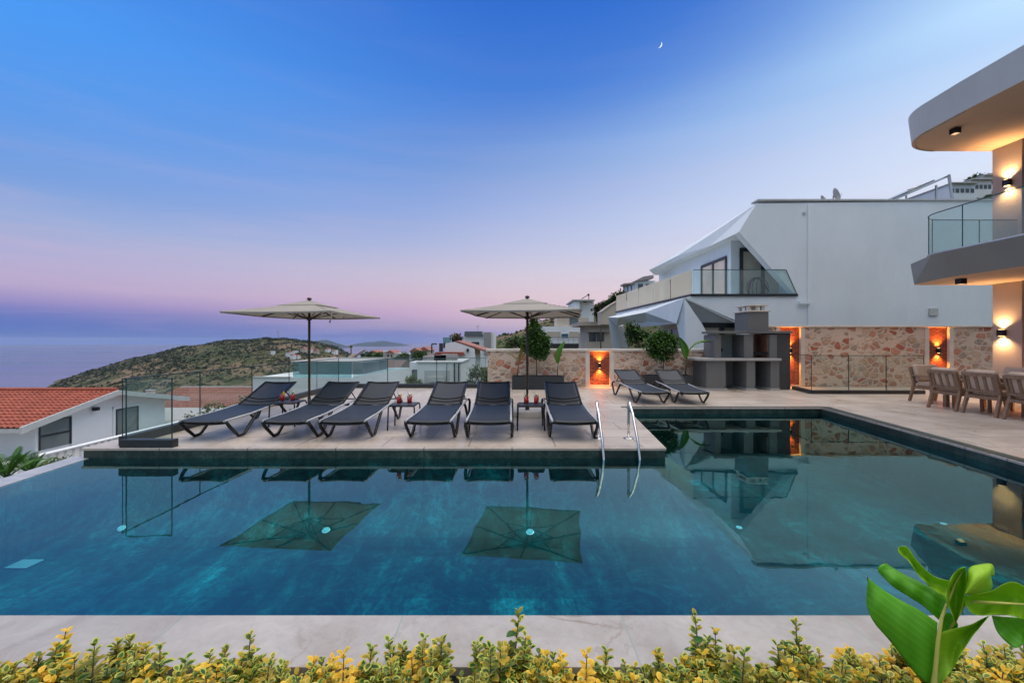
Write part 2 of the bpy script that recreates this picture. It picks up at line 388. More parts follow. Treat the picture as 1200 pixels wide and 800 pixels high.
def rubble():
    t = NT('rubble_stone_masonry'); v0 = t.coord('Object')
    # wobble the cells so the stones are irregular
    nz = t.n('ShaderNodeTexNoise'); nz.inputs['Scale'].default_value = 2.6; nz.inputs['Detail'].default_value = 3; t.l(v0, nz.inputs['Vector'])
    va = t.n('ShaderNodeVectorMath', operation='MULTIPLY_ADD'); t.l(nz.outputs['Color'], va.inputs[0]); va.inputs[1].default_value = (0.16, 0.0, 0.16); t.l(v0, va.inputs[2])
    mp = t.n('ShaderNodeMapping'); mp.inputs['Scale'].default_value = (1, 0.0, 1.35); t.l(va.outputs[0], mp.inputs['Vector'])
    v = mp.outputs[0]
    e = t.n('ShaderNodeTexVoronoi', feature='DISTANCE_TO_EDGE'); c = t.n('ShaderNodeTexVoronoi', feature='F1')
    for n in (e, c): n.inputs['Scale'].default_value = 4.0; n.inputs['Randomness'].default_value = 0.92; t.l(v, n.inputs['Vector'])
    fine = t.noise(v0, 26, 6, 0.7)
    ed = t.math('ADD', e.outputs['Distance'], t.math('MULTIPLY', t.math('SUBTRACT', fine, 0.5), 0.07))
    sep = t.n('ShaderNodeSeparateColor'); t.l(c.outputs['Color'], sep.inputs[0])
    stone = t.ramp(sep.outputs[0], [(0.0, (0.47, 0.31, 0.21)), (0.18, (0.58, 0.43, 0.31)), (0.36, (0.42, 0.23, 0.15)), (0.5, (0.58, 0.45, 0.34)), (0.64, (0.40, 0.13, 0.08)), (0.74, (0.36, 0.29, 0.23)), (0.86, (0.50, 0.24, 0.16)), (1.0, (0.27, 0.235, 0.21))], 'CONSTANT')
    stone = t.mix(0.65, stone, t.ramp(t.noise(v0, 11, 6, 0.7, 0.8), [(0.3, (0.22, 0.22, 0.22)), (0.7, (0.80, 0.80, 0.80))]), 'OVERLAY')
    mort = t.ramp(fine, [(0.3, (0.52, 0.405, 0.325)), (0.7, (0.70, 0.57, 0.47))])
    m = t.math('MULTIPLY', t.ramp(ed, [(0.06, 0.0), (0.12, 1.0)]), t.ramp(t.math('ADD', c.outputs['Distance'], t.math('MULTIPLY', t.math('SUBTRACT', fine, .5), .12)), [(0.58, 1.0), (0.70, 0.0)]))
    col = t.mix(m, mort, stone)
    h = t.math('ADD', m, t.math('MULTIPLY', fine, 0.35))
    t.principled(col, 0.85, 0, t.bump(h, 0.9, 0.035)); return t.m
M_RUBBLE = rubble()
def bricks():
    t = NT('red_split_brick'); v = t.coord('Object', rot=(PI / 2, 0, 0))
    br = t.n('ShaderNodeTexBrick', offset=0.5)
    for k, x in (('Scale', 1.0), ('Mortar Size', 0.007), ('Mortar Smooth', 0.3), ('Brick Width', 0.19), ('Row Height', 0.062), ('Bias', -0.1)): br.inputs[k].default_value = x
    br.inputs['Color1'].default_value = (0.38, 0.095, 0.045, 1); br.inputs['Color2'].default_value = (0.22, 0.055, 0.03, 1); br.inputs['Mortar'].default_value = (0.05, 0.02, 0.014, 1)
    t.l(v, br.inputs['Vector'])
    n = t.noise(v, 30, 5, 0.7)
    col = t.mix(0.5, br.outputs['Color'], t.ramp(n, [(0.3, (0.25, 0.25, 0.25)), (0.7, (0.75, 0.75, 0.75))]), 'OVERLAY')
    h = t.math('SUBTRACT', t.math('MULTIPLY', n, 0.4), br.outputs['Fac'])
    t.principled(col, 0.8, 0, t.bump(h, 0.8, 0.012)); return t.m
M_BRICK = bricks()
def rooftile(name, c1, c2):
    t = NT(name); v = t.coord('Object')
    n = t.noise(v, 1.4, 6, 0.7); n2 = t.noise(t.coord('Object', scale=(3.0, 3.0, 1)), 2.4, 2, 0.9)
    col = t.ramp(n, [(0.3, c1), (0.7, c2)])
    col = t.mix(0.45, col, t.ramp(n2, [(0.3, (0.22, 0.22, 0.22)), (0.7, (0.78, 0.78, 0.78))]), 'OVERLAY')
    t.principled(col, 0.72, 0, t.bump(t.noise(v, 30, 4), 0.2, 0.01)); return t.m
M_ROOF = rooftile('red_clay_roof_tile', (0.25, 0.055, 0.03), (0.40, 0.105, 0.06))
M_ROOF2 = rooftile('faded_clay_roof_tile', (0.26, 0.10, 0.07), (0.36, 0.16, 0.12))
M_THATCH = wood('straw_thatch', (0.24, 0.19, 0.13))

def leafmat(name, cols, rough=0.45, transl=0.3):
    t = NT(name); g = t.n('ShaderNodeNewGeometry')
    st = [(i / max(1, len(cols) - 1), c) for i, c in enumerate(cols)]
    col = t.ramp(g.outputs['Random Per Island'], st)
    v = t.coord('Object'); n = t.noise(v, 60, 3, 0.6)
    col = t.mix(0.3, col, t.ramp(n, [(0.3, (0.3, 0.3, 0.3)), (0.7, (0.7, 0.7, 0.7))]), 'OVERLAY')
    p = t.n('ShaderNodeBsdfPrincipled', i_Roughness=rough); t.l(col, p.inputs['Base Color'])
    tl = t.n('ShaderNodeBsdfTranslucent'); t.l(col, tl.inputs['Color'])
    mx = t.n('ShaderNodeMixShader'); mx.inputs[0].default_value = transl; t.l(p.outputs[0], mx.inputs[1]); t.l(tl.outputs[0], mx.inputs[2])
    t.l(mx.outputs[0], t.out.inputs['Surface']); return t.m
M_LEAF = leafmat('green_leaves', [(0.035, 0.10, 0.016), (0.06, 0.16, 0.022), (0.11, 0.24, 0.035)])
M_LEAF_D = leafmat('dark_scrub_leaves', [(0.012, 0.028, 0.010), (0.02, 0.045, 0.014), (0.035, 0.06, 0.02)])
M_LEAF_O = leafmat('olive_scrub_leaves', [(0.035, 0.045, 0.018), (0.05, 0.06, 0.025), (0.03, 0.05, 0.02)])
M_LEAF_Y = leafmat('yellow_green_leaves', [(0.12, 0.16, 0.03), (0.2, 0.2, 0.04)])
M_EUO_G = leafmat('euonymus_leaf_centre', [(0.03, 0.11, 0.015), (0.05, 0.16, 0.02), (0.14, 0.22, 0.03), (0.62, 0.44, 0.03), (0.04, 0.15, 0.02), (0.30, 0.34, 0.03)])
M_EUO_Y = leafmat('euonymus_leaf_margin', [(0.62, 0.62, 0.10), (0.40, 0.48, 0.06), (0.70, 0.66, 0.14), (0.72, 0.46, 0.04), (0.05, 0.15, 0.03), (0.76, 0.48, 0.04)])
M_EUO_G2 = leafmat('golden_leaf_centre', [(0.84, 0.48, 0.02), (0.90, 0.56, 0.03), (0.70, 0.48, 0.03), (0.44, 0.42, 0.04)])
M_EUO_Y2 = leafmat('golden_leaf_margin', [(0.92, 0.62, 0.04), (0.94, 0.68, 0.07), (0.86, 0.52, 0.03), (0.80, 0.70, 0.10)])
M_STEM = simple('green_brown_stem', (0.10, 0.085, 0.04), 0.7, var=0.25)
M_BARK = simple('brown_bark', (0.11, 0.075, 0.05), 0.85, var=0.3, scale=8, bump=0.4, bscale=25, bdist=0.01)
M_SOIL = simple('dark_soil', (0.05, 0.035, 0.025), 0.95, var=0.4, scale=12, bump=0.6, bscale=30, bdist=0.02)
def banana_mat(name, c1, c2, rot):
    t = NT(name); v = t.coord('Object', rot=(0, rot, 0))
    w = t.n('ShaderNodeTexWave', wave_type='BANDS', bands_direction='Z'); w.inputs['Scale'].default_value = 15.0; w.inputs['Distortion'].default_value = 0.0; w.inputs['Detail'].default_value = 2; t.l(v, w.inputs['Vector'])
    w2 = t.n('ShaderNodeTexWave', wave_type='BANDS', bands_direction='Z'); w2.inputs['Scale'].default_value = 41.0; t.l(v, w2.inputs['Vector'])
    n = t.noise(v, 6, 4, 0.6)
    col = t.ramp(n, [(0.3, c1), (0.7, c2)])
    lines = t.math('MULTIPLY', t.ramp(w.outputs['Fac'], [(0.93, 0.0), (1.0, 0.38)]), t.ramp(n, [(0.4, 0.15), (0.6, 1.0)]))
    col = t.mix(lines, col, tuple(min(1, x * 1.9 + .03) for x in c2))
    nm = t.bump(t.math('ADD', w.outputs['Fac'], t.math('MULTIPLY', w2.outputs['Fac'], .5)), 0.10, 0.003)
    p = t.n('ShaderNodeBsdfPrincipled', i_Roughness=0.48); t.l(col, p.inputs['Base Color']); t.l(nm, p.inputs['Normal'])
    tl = t.n('ShaderNodeBsdfTranslucent'); t.l(t.mix(0.5, col, (0.25, 0.5, 0.03, 1)), tl.inputs['Color'])
    mx = t.n('ShaderNodeMixShader'); mx.inputs[0].default_value = 0.38; t.l(p.outputs[0], mx.inputs[1]); t.l(tl.outputs[0], mx.inputs[2])
    t.l(mx.outputs[0], t.out.inputs['Surface']); return t.m
M_BAN = banana_mat('banana_leaf_green', (0.10, 0.42, 0.012), (0.16, 0.52, 0.02), -0.66)
M_BAN2 = banana_mat('young_banana_leaf', (0.34, 0.66, 0.02), (0.46, 0.74, 0.04), 0.5)
M_BANRIB = simple('banana_midrib', (0.50, 0.50, 0.10), 0.45, var=0.2)

def hill_mat(name, veg1, veg2, rock, sc=1.0, thresh=0.5):
    t = NT(name); v = t.coord('Object')
    n1 = t.noise(v, 0.035 * sc, 8, 0.7); n2 = t.noise(v, 0.22 * sc, 6, 0.75); n3 = t.noise(v, 0.012 * sc, 3, 0.5)
    veg = t.mix(t.ramp(n2, [(0.35, 0.0), (0.65, 1.0)]), veg1, veg2)
    rk = t.mix(t.ramp(n2, [(0.4, 0.0), (0.7, 1.0)]), tuple(x * .7 for x in rock), tuple(min(1, x * 1.35) for x in rock))
    f = t.math('ADD', t.math('ADD', t.math('MULTIPLY', n1, 0.6), t.math('MULTIPLY', n3, 0.4)), t.math('MULTIPLY', t.math('SUBTRACT', t.noise(v, 0.8 * sc, 6, 0.7), 0.5), 0.35))
    col = t.mix(t.ramp(f, [(thresh - .04, 0.0), (thresh + .06, 1.0)]), veg, rk)
    t.principled(col, 0.95, 0, t.bump(n2, 0.6, 2.0), 0.1); return t.m
M_HILL = hill_mat('scrub_hillside', (0.042, 0.058, 0.022), (0.085, 0.095, 0.042), (0.22, 0.16, 0.105), 1.0, 0.515)
M_ISLE = simple('island_scrub', (0.03, 0.05, 0.045), 0.95, var=0.3, scale=0.004)
def sea_mat():
    t = NT('sea_water'); v = t.coord('Object', scale=(0.35, 1, 1))
    n1 = t.noise(v, 0.0022, 4, 0.6, 0.4); n2 = t.noise(t.coord('Object', scale=(.5, 1, 1)), 0.05, 4, 0.6)
    rough = t.ramp(n1, [(0.35, 0.10), (0.65, 0.30)])
    col = t.ramp(n1, [(0.35, (0.02, 0.05, 0.11)), (0.65, (0.035, 0.075, 0.14))])
    t.principled(col, rough, 0, t.bump(n2, 0.06, 1.5), 0.5); return t.m
M_SEA = sea_mat()
# ================================================================== SETTING
WZ = -0.14
Y0, Y1 = 2.5, 5.92           # near edge of the pool, deck front
LX = lambda y: -5.57 - 0.15 * (y - 4.74)        # infinity edge
A1, A2 = Vector((2.10, 5.92)), Vector((2.50, 9.58))
B2, B1, B0 = Vector((6.82, 9.56)), Vector((6.11, 5.19)), Vector((5.67, 2.5))
# main terrace: U-shaped deck round the pool, 25 mm light slab over a dark stone face
deck_poly = [(-5.86, 5.92), (A1.x, A1.y), (A2.x, A2.y), (B2.x, B2.y), (B1.x, B1.y), (B0.x, B0.y), (B0.x - .1, 1.9), (15.5, 1.9), (15.5, 14.3), (-5.86, 14.3)]
struct('terrace_deck', MB().prism(deck_poly, -0.035, 0.0), M_DECK, bevel=0.004)
inset = lambda a, b, d: None
def pool_faces(z0, z1, t):
    mb = MB()
    mb.box(-5.84, A1.x - t, 5.92 + t, 6.25, z0, z1)                    # face under the deck front
    mb.extr([(A1.x - t, 6.251, z0), (A1.x - t, 6.251, z1), (A2.x - t, A2.y + .2, z1), (A2.x - t, A2.y + .2, z0)], (-0.25, 0, 0))
    mb.box(A2.x - t, B2.x + t, 9.58 + t, 9.85, z0, z1)
    mb.extr([(B2.x + t, 9.85, z0), (B2.x + t, 9.85, z1), (B1.x + t, B1.y, z1), (B1.x + t, B1.y, z0)], (0.25, 0, 0))
    mb.extr([(B1.x + t, B1.y, z0), (B1.x + t, B1.y, z1), (B0.x + t, 2.3, z1), (B0.x + t, 2.3, z0)], (0.25, 0, 0))
    return mb
struct('pool_edge_stone', pool_faces(-.20, -.037, .012), M_EDGE)
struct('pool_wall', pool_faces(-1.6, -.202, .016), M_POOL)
CV = .72  # curved foot added so wall and floor shade together without a hard line
def cove(y): return -1.02 + CV - math.sqrt(max(0.0, CV * CV - max(0.0, y - (5.934 - CV)) ** 2))
ca = (A2 - A1).normalized(); cang = math.atan2(-ca.x, ca.y)      # normal of the side face points into the far arm
path = [(Vector((-5.75 + 7.84 * k / 24, 5.934)), -PI / 2) for k in range(25)]
path += [(Vector((A1.x - .016, 5.934)), -PI / 2 + (PI / 2 + cang) * k / 8) for k in range(1, 9)]
path += [(Vector((A1.x - .016, 5.934)).lerp(Vector((A2.x - .016, A2.y)), k / 8), cang) for k in range(1, 9)]
def cove_pt(u, v):
    p, a = path[int(round(u * (len(path) - 1)))]; d = CV - CV * math.sin(v * PI / 2)
    return (p.x + math.cos(a) * d, p.y + math.sin(a) * d, -1.0165 + CV - CV * math.cos(v * PI / 2))
mb = MB(); mb.grid(cove_pt, len(path) - 1, 14)
struct('added_pool_cove', mb, M_POOL)
# dark band of stone on the deck round the far and right edges of the pool
mb = MB()
mb.prism([(2.42, 9.60), (7.03, 9.60), (6.85, 9.70), (2.42, 9.70)], 0.004, 0.007)
mb.prism([(6.83, 9.60), (7.0, 9.62), (6.27, 5.19), (5.83, 2.5), (5.69, 2.5), (6.125, 5.19)], 0.008, 0.011)
struct('pool_edge_band', mb, M_EDGE)
pool_poly = [(LX(Y0), Y0), (B0.x + .2, Y0), (B1.x + .2, B1.y), (B2.x + .2, 9.9), (A2.x - .3, 9.9), (A1.x - .3, 6.1), (LX(6.1), 6.1)]
mb = MB(); mb.prism(pool_poly, -1.25, -1.02)
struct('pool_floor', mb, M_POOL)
mb = MB(); mb.prism([(LX(Y0) - .02, Y0), (LX(6.0) - .02, 6.0), (LX(6.0) - .3, 6.0), (LX(Y0) - .3, Y0)], -1.25, -0.137)
struct('infinity_edge', mb, M_OVER)
mb = MB(); mb.prism([(LX(Y0) + .0, Y0), (LX(6.0) + .0, 6.0), (LX(6.0) - .018, 6.0), (LX(Y0) - .018, Y0)], -1.25, -0.15)
struct('pool_wall', mb, M_POOL)
mb = MB(); mb.box(-5.3, 6.5, 2.22, 2.497, -1.6, -0.165)
struct('pool_wall', mb, M_POOL)
n = len(pool_poly)
mb = MB(); mb.add([(p[0], p[1], WZ) for p in pool_poly], [tuple(range(n))])
struct('pool_water', mb, M_WATER)
mb = MB(); mb.box(-7.2, 8.0, 2.10, 2.498, -0.165, -0.118)
struct('pool_coping', mb, M_COPE, bevel=0.004)
struct('planting_bed', MB().box(-7.2, 8.0, 0.9, 2.09, -1.2, -0.36), M_SOIL)
struct('coping_support', MB().box(-7.2, 8.0, 2.12, 2.215, -1.6, -0.166), M_PLASTER)
struct('terrace_foundation', MB().box(-5.6, 15.5, 10.0, 14.28, -6, -0.037).box(-5.6, 2.0, 6.3, 9.99, -6, -0.037), M_PLASTER)

# underwater lamps and the floor drain
for px, py, where in ((382, 621, 'below the left parasol'), (621, 623, 'below the right parasol'), (142, 619, 'below the glass screen'), (866, 618, 'at the inner corner of the pool'), (1106, 614, 'near the right side of the pool'), (806, 530, 'in the far arm of the pool')):
    ray = D(px, py, 1.0) - Vector((0, 0, H)); y = 3.0; tilt = 0.0
    if px < 700:                                   # lamps set into the added curved foot of the deck wall
        while y < 5.9 and H + ray.z * y > cove(y) + .004: y += .004
        tilt = math.asin(max(0.0, min(.9, (y - (5.934 - CV)) / CV)))
        g = Vector((ray.x * y, y, cove(y) + .004))
    else: g = G(px, py, -1.015)
    t = T('pool_light', 'round pale underwater light ' + where, 'pool light'); t['group'] = 'round lights under the pool water'
    MB().lathe([(.052, 0), (.058, .005), (.055, .010), (.041, .010)], n=20).build('rim', M_STEEL, t)
    MB().lathe([(.040, .002), (.038, .013), (.02, .016), (0.001, .017)], n=20).build('lens', M_LEDWHITE, t)
    t.location = g; t.rotation_euler = (tilt, 0, 0)
mb = MB(); mb.box(-5.53, -5.27, 4.72, 4.92, -1.018, -1.012)
gr = mb.build('floor_drain', M_DARK); tag(gr, 'square slotted drain grille on the pool floor by the infinity edge', 'drain')
mb = MB()
for k in range(7): mb.box(-5.52, -5.28, 4.733 + k * .027, 4.746 + k * .027, -1.012, -1.005)
mb.build('slats', M_LEDWHITE, gr)

# ------------------------------------------------------------------ terrain, sea, islands
SEA = -78.0
HEAD = [(-1.3, -95), (-1.06, -79.5), (-0.98, -57), (-0.882, -34), (-0.784, -14.5), (-0.686, -1.5), (-0.63, 3.5), (-0.55, 6), (-0.50, 4.5), (-0.45, -1.5), (-0.402, -11), (-0.355, -29), (-0.30, -52), (-0.2, -72), (0.0, -80)]
def hz(x, y):
    r = math.hypot(x, y); yy = max(y, 1.0); t = x / yy if y > 1 else (3.0 if x > 0 else -3.0)
    yc = min(y, 120.0)
    right = 0.33 * x + 0.10 * yc - 8.0 - 0.22 * max(0, y - 122)
    if x < 0: right = 0.16 * x + 0.10 * yc - 8.0 - 0.22 * max(0, y - 122)
    right = min(right, 70)
    val = -6.0 - 56.0 * sst(12, 420, r)
    top = interp(HEAD, max(-1.3, min(0.0, t)))
    if y > 1 and t < 0.1:
        up = sst(360, 790, y); dn = sst(800, 1150, y)
        val = val * (1 - up) + top * up if y < 795 else top * (1 - dn) + (-95) * dn
        if t < -1.09: val = min(val, -6 - 90 * sst(60, 640, r))
    w = sst(-0.02, -0.26, t)
    z = right * (1 - w) + val * w
    if y < 1: z = -6 - 60 * sst(30, 500, r)
    amp = 0.2 + min(r, 500) * 0.007
    if r > 40:
        z += amp * (noise.noise((x * .02, y * .02, 3.1)) + .6 * noise.noise((x * .06, y * .06, 1.7)) + .35 * noise.noise((x * .16, y * .16, 8.2)))
    return z
xs = []
def axis(lo, hi, base, growth):
    a = [0.0]; st = base
    while a[-1] < hi: a.append(a[-1] + st); st *= growth
    b = [0.0]; st = base
    while b[-1] > lo: b.append(b[-1] - st); st *= growth
    return sorted(set(a + b))
ax = axis(-1500, 900, 4.0, 1.022); ay = axis(-300, 1250, 4.0, 1.018)
mb = MB(); vs = [(x, y, hz(x, y) if math.hypot(x, y - 8) > 15 else -6.5) for y in ay for x in ax]
w = len(ax)
mb.add(vs, [(j * w + i, j * w + i + 1, (j + 1) * w + i + 1, (j + 1) * w + i) for j in range(len(ay) - 1) for i in range(w - 1)], 0, True)
struct('hillside', mb, M_HILL)
mb = MB()
N = 72
ring = [0.0, 400, 900, 1800, 4000, 9000, 15500]
vs = [(0, 0, SEA)]
for r in ring[1:]:
    vs += [(r * math.cos(2 * PI * k / N), r * math.sin(2 * PI * k / N), SEA) for k in range(N)]
fs = [(0, 1 + k, 1 + (k + 1) % N) for k in range(N)]
for i in range(len(ring) - 2):
    a, b = 1 + i * N, 1 + (i + 1) * N
    fs += [(a + k, b + k, b + (k + 1) % N, a + (k + 1) % N) for k in range(N)]
mb.add(vs, fs); struct('sea', mb, M_SEA)
def island(name, Y, prof, depth):
    pts = [((px - CX) / F * Y, max(0.0, (CY - py) / F * Y + H - SEA)) for px, py in prof]
    nx, ny = 60, 24
    def fn(u, v):
        x = pts[0][0] + (pts[-1][0] - pts[0][0]) * u
        hgt = interp(pts, x); k = 1 - (2 * v - 1) ** 2
        y = Y + (v - .5) * depth * 2
        rr = noise.noise((x * .004, y * .004, 5.5)) * 16 + noise.noise((x * .012, y * .012, 2.5)) * 8
        return (x, y, SEA - 3 + (hgt * k + rr * min(1, hgt / 40) * k))
    struct(name, MB().grid(fn, nx, ny), M_ISLE)
island('island', 5200, [(352, 408), (362, 403), (372, 399.5), (381, 398.6), (390, 402), (398, 406.5), (406, 408.5)], 500)
island('island', 7800, [(418, 405), (424, 401.2), (433, 400.2), (440, 401), (447, 398.8), (452, 399.2), (459, 401), (467, 402.2), (474, 405)], 700)

# scrub bushes scattered over the headland, valley and the hill at the right: one uncountable cover
def scatter(name, n, fn, mats, smin, smax, leaves):
    mb = MB(); rr = random.Random(len(name) + n)
    for _ in range(n):
        x, y, big = fn(rr)
        z = hz(x, y); s = rr.uniform(smin, smax) * big; k = rr.randrange(len(mats))
        for _l in range(leaves):
            d = rdir(rr); d.z = abs(d.z)
            p = Vector((x, y, z - s * .1)) + Vector((d.x, d.y, d.z * .8)) * s * rr.uniform(.35, .9)
            q = s * rr.uniform(.4, .75); a = rdir(rr); b = a.orthogonal().normalized(); c = a.cross(b)
            mb.add([p + b * q * .6, p + c * q * .5, p - b * q * .6, p - c * q * .5], [(0, 1, 2, 3)], k)
    return tag(mb.build(name, mats), kind='stuff')
def f_head(rr):
    while True:
        t = rr.uniform(-1.08, -.25); y = 380 + 440 * rr.random() ** .6
        x = t * y
        if hz(x, y) > SEA + 2 and noise.noise((x * .012, y * .012, 4)) + .35 * rr.random() > -.12: return x, y, 1.0
scatter('hillside_scrub', 6500, f_head, [M_LEAF_D, M_LEAF_O, M_LEAF_O], 1.6, 4.2, 8)
def f_val(rr):
    y = rr.uniform(70, 400); t = rr.uniform(-1.15, -.15)
    return t * y, y, 0.55 + y / 500
scatter('valley_scrub', 2600, f_val, [M_LEAF_D, M_LEAF_D, M_LEAF], 1.5, 4.0, 12)
def f_right(rr):
    y = rr.uniform(45, 135); t = rr.uniform(-.16, 1.4)
    return t * y, y, 0.4 + y / 260
scatter('rocky_hill_scrub', 2200, f_right, [M_LEAF_D, M_LEAF_O, M_LEAF], 0.35, 1.0, 12)
# ================================================================== TERRACE FURNITURE
def make_lounger():
    t = T('sun_lounger', 'x', 'sun lounger')
    for s in (-1, 1):
        MB().tube([(s * .325, -.34, .295), (s * .325, .3, .305), (s * .325, .92, .345), (s * .325, 1.62, .36)], .016, 8).build('side_rail', M_RAIL, t)
    for s in (-1, 1):
        MB().tube([(s * .335, -.33, .285), (s * .345, -.26, .20), (s * .34, -.05, .025), (s * .34, -.02, .018), (s * .34, .06, .018), (s * .34, .10, .03), (s * .338, .42, .29), (s * .335, .46, .30)], [.024, .026, .023, .022, .022, .023, .025, .022], 8).build('leg', M_BLACK, t)
        MB().tube([(s * .335, 1.12, .335), (s * .345, 1.18, .26), (s * .345, 1.46, .03), (s * .345, 1.50, .018), (s * .345, 1.56, .018), (s * .345, 1.60, .03), (s * .345, 1.78, .28), (s * .34, 1.74, .335), (s * .335, 1.60, .355)], [.022, .024, .022, .021, .021, .022, .024, .022, .02], 8).build('leg', M_BLACK, t)
    MB().tube([(-.34, -.31, .265), (-.2, -.325, .252), (0, -.33, .246), (.2, -.325, .252), (.34, -.31, .265)], .017, 8).build('crossbar', M_BLACK, t)
    MB().tube([(-.34, .44, .285), (0, .44, .262), (.34, .44, .285)], .014, 8).build('crossbar', M_BLACK, t)
    MB().tube([(-.34, 1.2, .31), (0, 1.2, .29), (.34, 1.2, .31)], .014, 8).build('crossbar', M_BLACK, t)
    prof = [(-.36, .285), (-.34, .306), (-.2, .312), (.2, .314), (.6, .328), (.94, .352)]
    L = lambda v: (interp([(i / 5, p[0]) for i, p in enumerate(prof)], v), interp([(i / 5, p[1]) for i, p in enumerate(prof)], v))
    MB().grid(lambda u, v: ((u - .5) * .61, L(v)[0], L(v)[1] - .014 * (1 - (2 * u - 1) ** 2)), 12, 20).build('seat_sling', M_SLING, t, solid=.006)
    b0, b1 = Vector((0, .955, .355)), Vector((0, 1.76, .665))
    dv = (b1 - b0)
    bk = MB().grid(lambda u, v: ((u - .5) * .575, b0.y + dv.y * v, b0.z + dv.z * v - .022 * (1 - (2 * u - 1) ** 2) * (0.4 + .6 * v)), 12, 16).build('backrest_sling', M_SLING, t, solid=.006)
    MB().tube([(-.295, .95, .35), (-.295, b1.y, b1.z), ], .017, 8).tube([(.295, .95, .35), (.295, b1.y, b1.z)], .017, 8).tube([(-.295, b1.y, b1.z), (-.15, b1.y + .01, b1.z - .012), (.15, b1.y + .01, b1.z - .012), (.295, b1.y, b1.z)], .017, 8).build('backrest_frame', M_BLACK, t)
    q = b0 + dv * .33
    for f_, rr_ in ((.30, .009), (.17, .006)):
        q = b0 + dv * f_
        arcp = []
        for k in range(9):
            u = k / 8; s_ = 1 - (2 * u - 1) ** 2; fv = f_ - .055 * s_
            arcp.append(((u - .5) * .57, b0.y + dv.y * fv - .004, b0.z + dv.z * fv - .022 * s_ * (.4 + .6 * fv) + .008))
        MB().tube(arcp, rr_, 6).build('seam_bar', M_BLACK, t)
    MB().tube([(-.27, 1.42, .53), (-.27, 1.64, .37)], .011, 6).tube([(.27, 1.42, .53), (.27, 1.64, .37)], .011, 6).tube([(-.33, 1.63, .36), (.33, 1.63, .36)], .011, 6).build('backrest_prop', M_BLACK, t)
    return t
lg = make_lounger()
spots = [(256, 'nearest the side glass fence, the leftmost'), (348, 'just right of the leftmost side table, under the left parasol pole'), (411, 'third from the side glass fence, close beside its left neighbour'), (507.5, 'just right of the middle side table'), (574, 'left of the side table under the right parasol'), (670, 'between the right parasol pole and the pool handrails')]
for i, (px, wh) in enumerate(spots):
    o = lg if i == 0 else dup(lg)
    place(o, ((px - CX) / F * 6.66, 6.66, 0), R.uniform(-.03, .03), 'dark sling sun lounger ' + wh, 'six loungers in a row facing the pool')
for (px, wh) in ((760.5, 'left one of the pair before the stone wall'), (806, 'right one of the pair, nearer the barbecue')):
    place(dup(lg), ((px - CX) / F * 10.35, 10.3, 0), -math.radians(-4.5) if px < 780 else math.radians(-3.0), 'dark sling sun lounger, ' + wh, 'two loungers by the stone wall')

def make_table():
    t = T('side_table', 'x', 'side table')
    top = MB(); top.box(-.20, .20, -.20, .20, .385, .400); top.build('table_top', M_DARK, t, bevel=.006)
    rim = MB()
    for a, b in (((-.2, -.2), (.2, -.2)), ((.2, -.2), (.2, .2)), ((.2, .2), (-.2, .2)), ((-.2, .2), (-.2, -.2))): rim.tube([(a[0], a[1], .392), (b[0], b[1], .392)], .013, 8)
    rim.build('rim', M_BLACK, t)
    for sx in (-1, 1):
        for sy in (-1, 1):
            MB().tube([(sx * .2, sy * .2, .392), (sx * .212, sy * .212, .365), (sx * .222, sy * .222, .0)], .012, 8).build('leg', M_BLACK, t)
    return t
st = make_table()
tabs = []
for i, (px, Y, wh) in enumerate(((338, 7.62, 'between the two leftmost loungers'), (474, 7.32, 'between the third and fourth loungers from the left'), (621.7, 7.29, 'in front of the right parasol base'))):
    o = st if i == 0 else dup(st)
    x = (px - CX) / F * Y
    place(o, (x, Y, 0), 0.0, 'small square anthracite side table ' + wh, 'side tables between loungers'); tabs.append((x, Y, wh))
M_RED = simple('red_drink', (0.55, 0.012, 0.008), 0.15, var=0.1)
M_MINT = leafmat('mint_sprig', [(0.04, 0.14, 0.02), (0.07, 0.2, 0.03)])
M_ORANGE = simple('orange_slice', (0.85, 0.36, 0.04), 0.4, var=0.1)
def make_drink():
    t = T('cocktail_glass', 'x', 'drink')
    MB().lathe([(.030, 0), (.033, .004), (.037, .118), (.0355, .118), (.0315, .012), (.001, .010)], n=20, caps=False).build('glass', M_DRINK_GLASS, t)
    MB().lathe([(.001, .0115), (.0308, .013), (.0338, .098), (.001, .098)], n=20, caps=False).build('drink', M_RED, t)
    MB().tube([(.012, .0, .02), (-.028, .004, .158)], .003, 6).build('straw', M_BLACK, t)
    mb = MB()
    for k in range(7): mb.leaf((.0, .006, .098), (math.cos(k * .9) * .6, math.sin(k * .9) * .6, .8), (0, 0, 1), .035, .02)
    mb.build('mint_garnish', M_MINT, t)
    MB().obox((.034, 0, .112), (.006, .05, .05), .4, .8).build('fruit_slice', M_ORANGE, t, bevel=.002)
    return t
dk = make_drink()
for i, (x, Y, wh) in enumerate(tabs):
    for j, s in enumerate((-1, 1)):
        o = dk if i == 0 and j == 0 else dup(dk)
        o.scale = (1.15, 1.15, 1.3); place(o, (x + s * .085 + .01, Y - .06 + .02 * j, .401), R.uniform(-.5, .5), '%s red cocktail on the table %s' % (('left', 'right')[j], wh), 'red cocktails on the side tables')

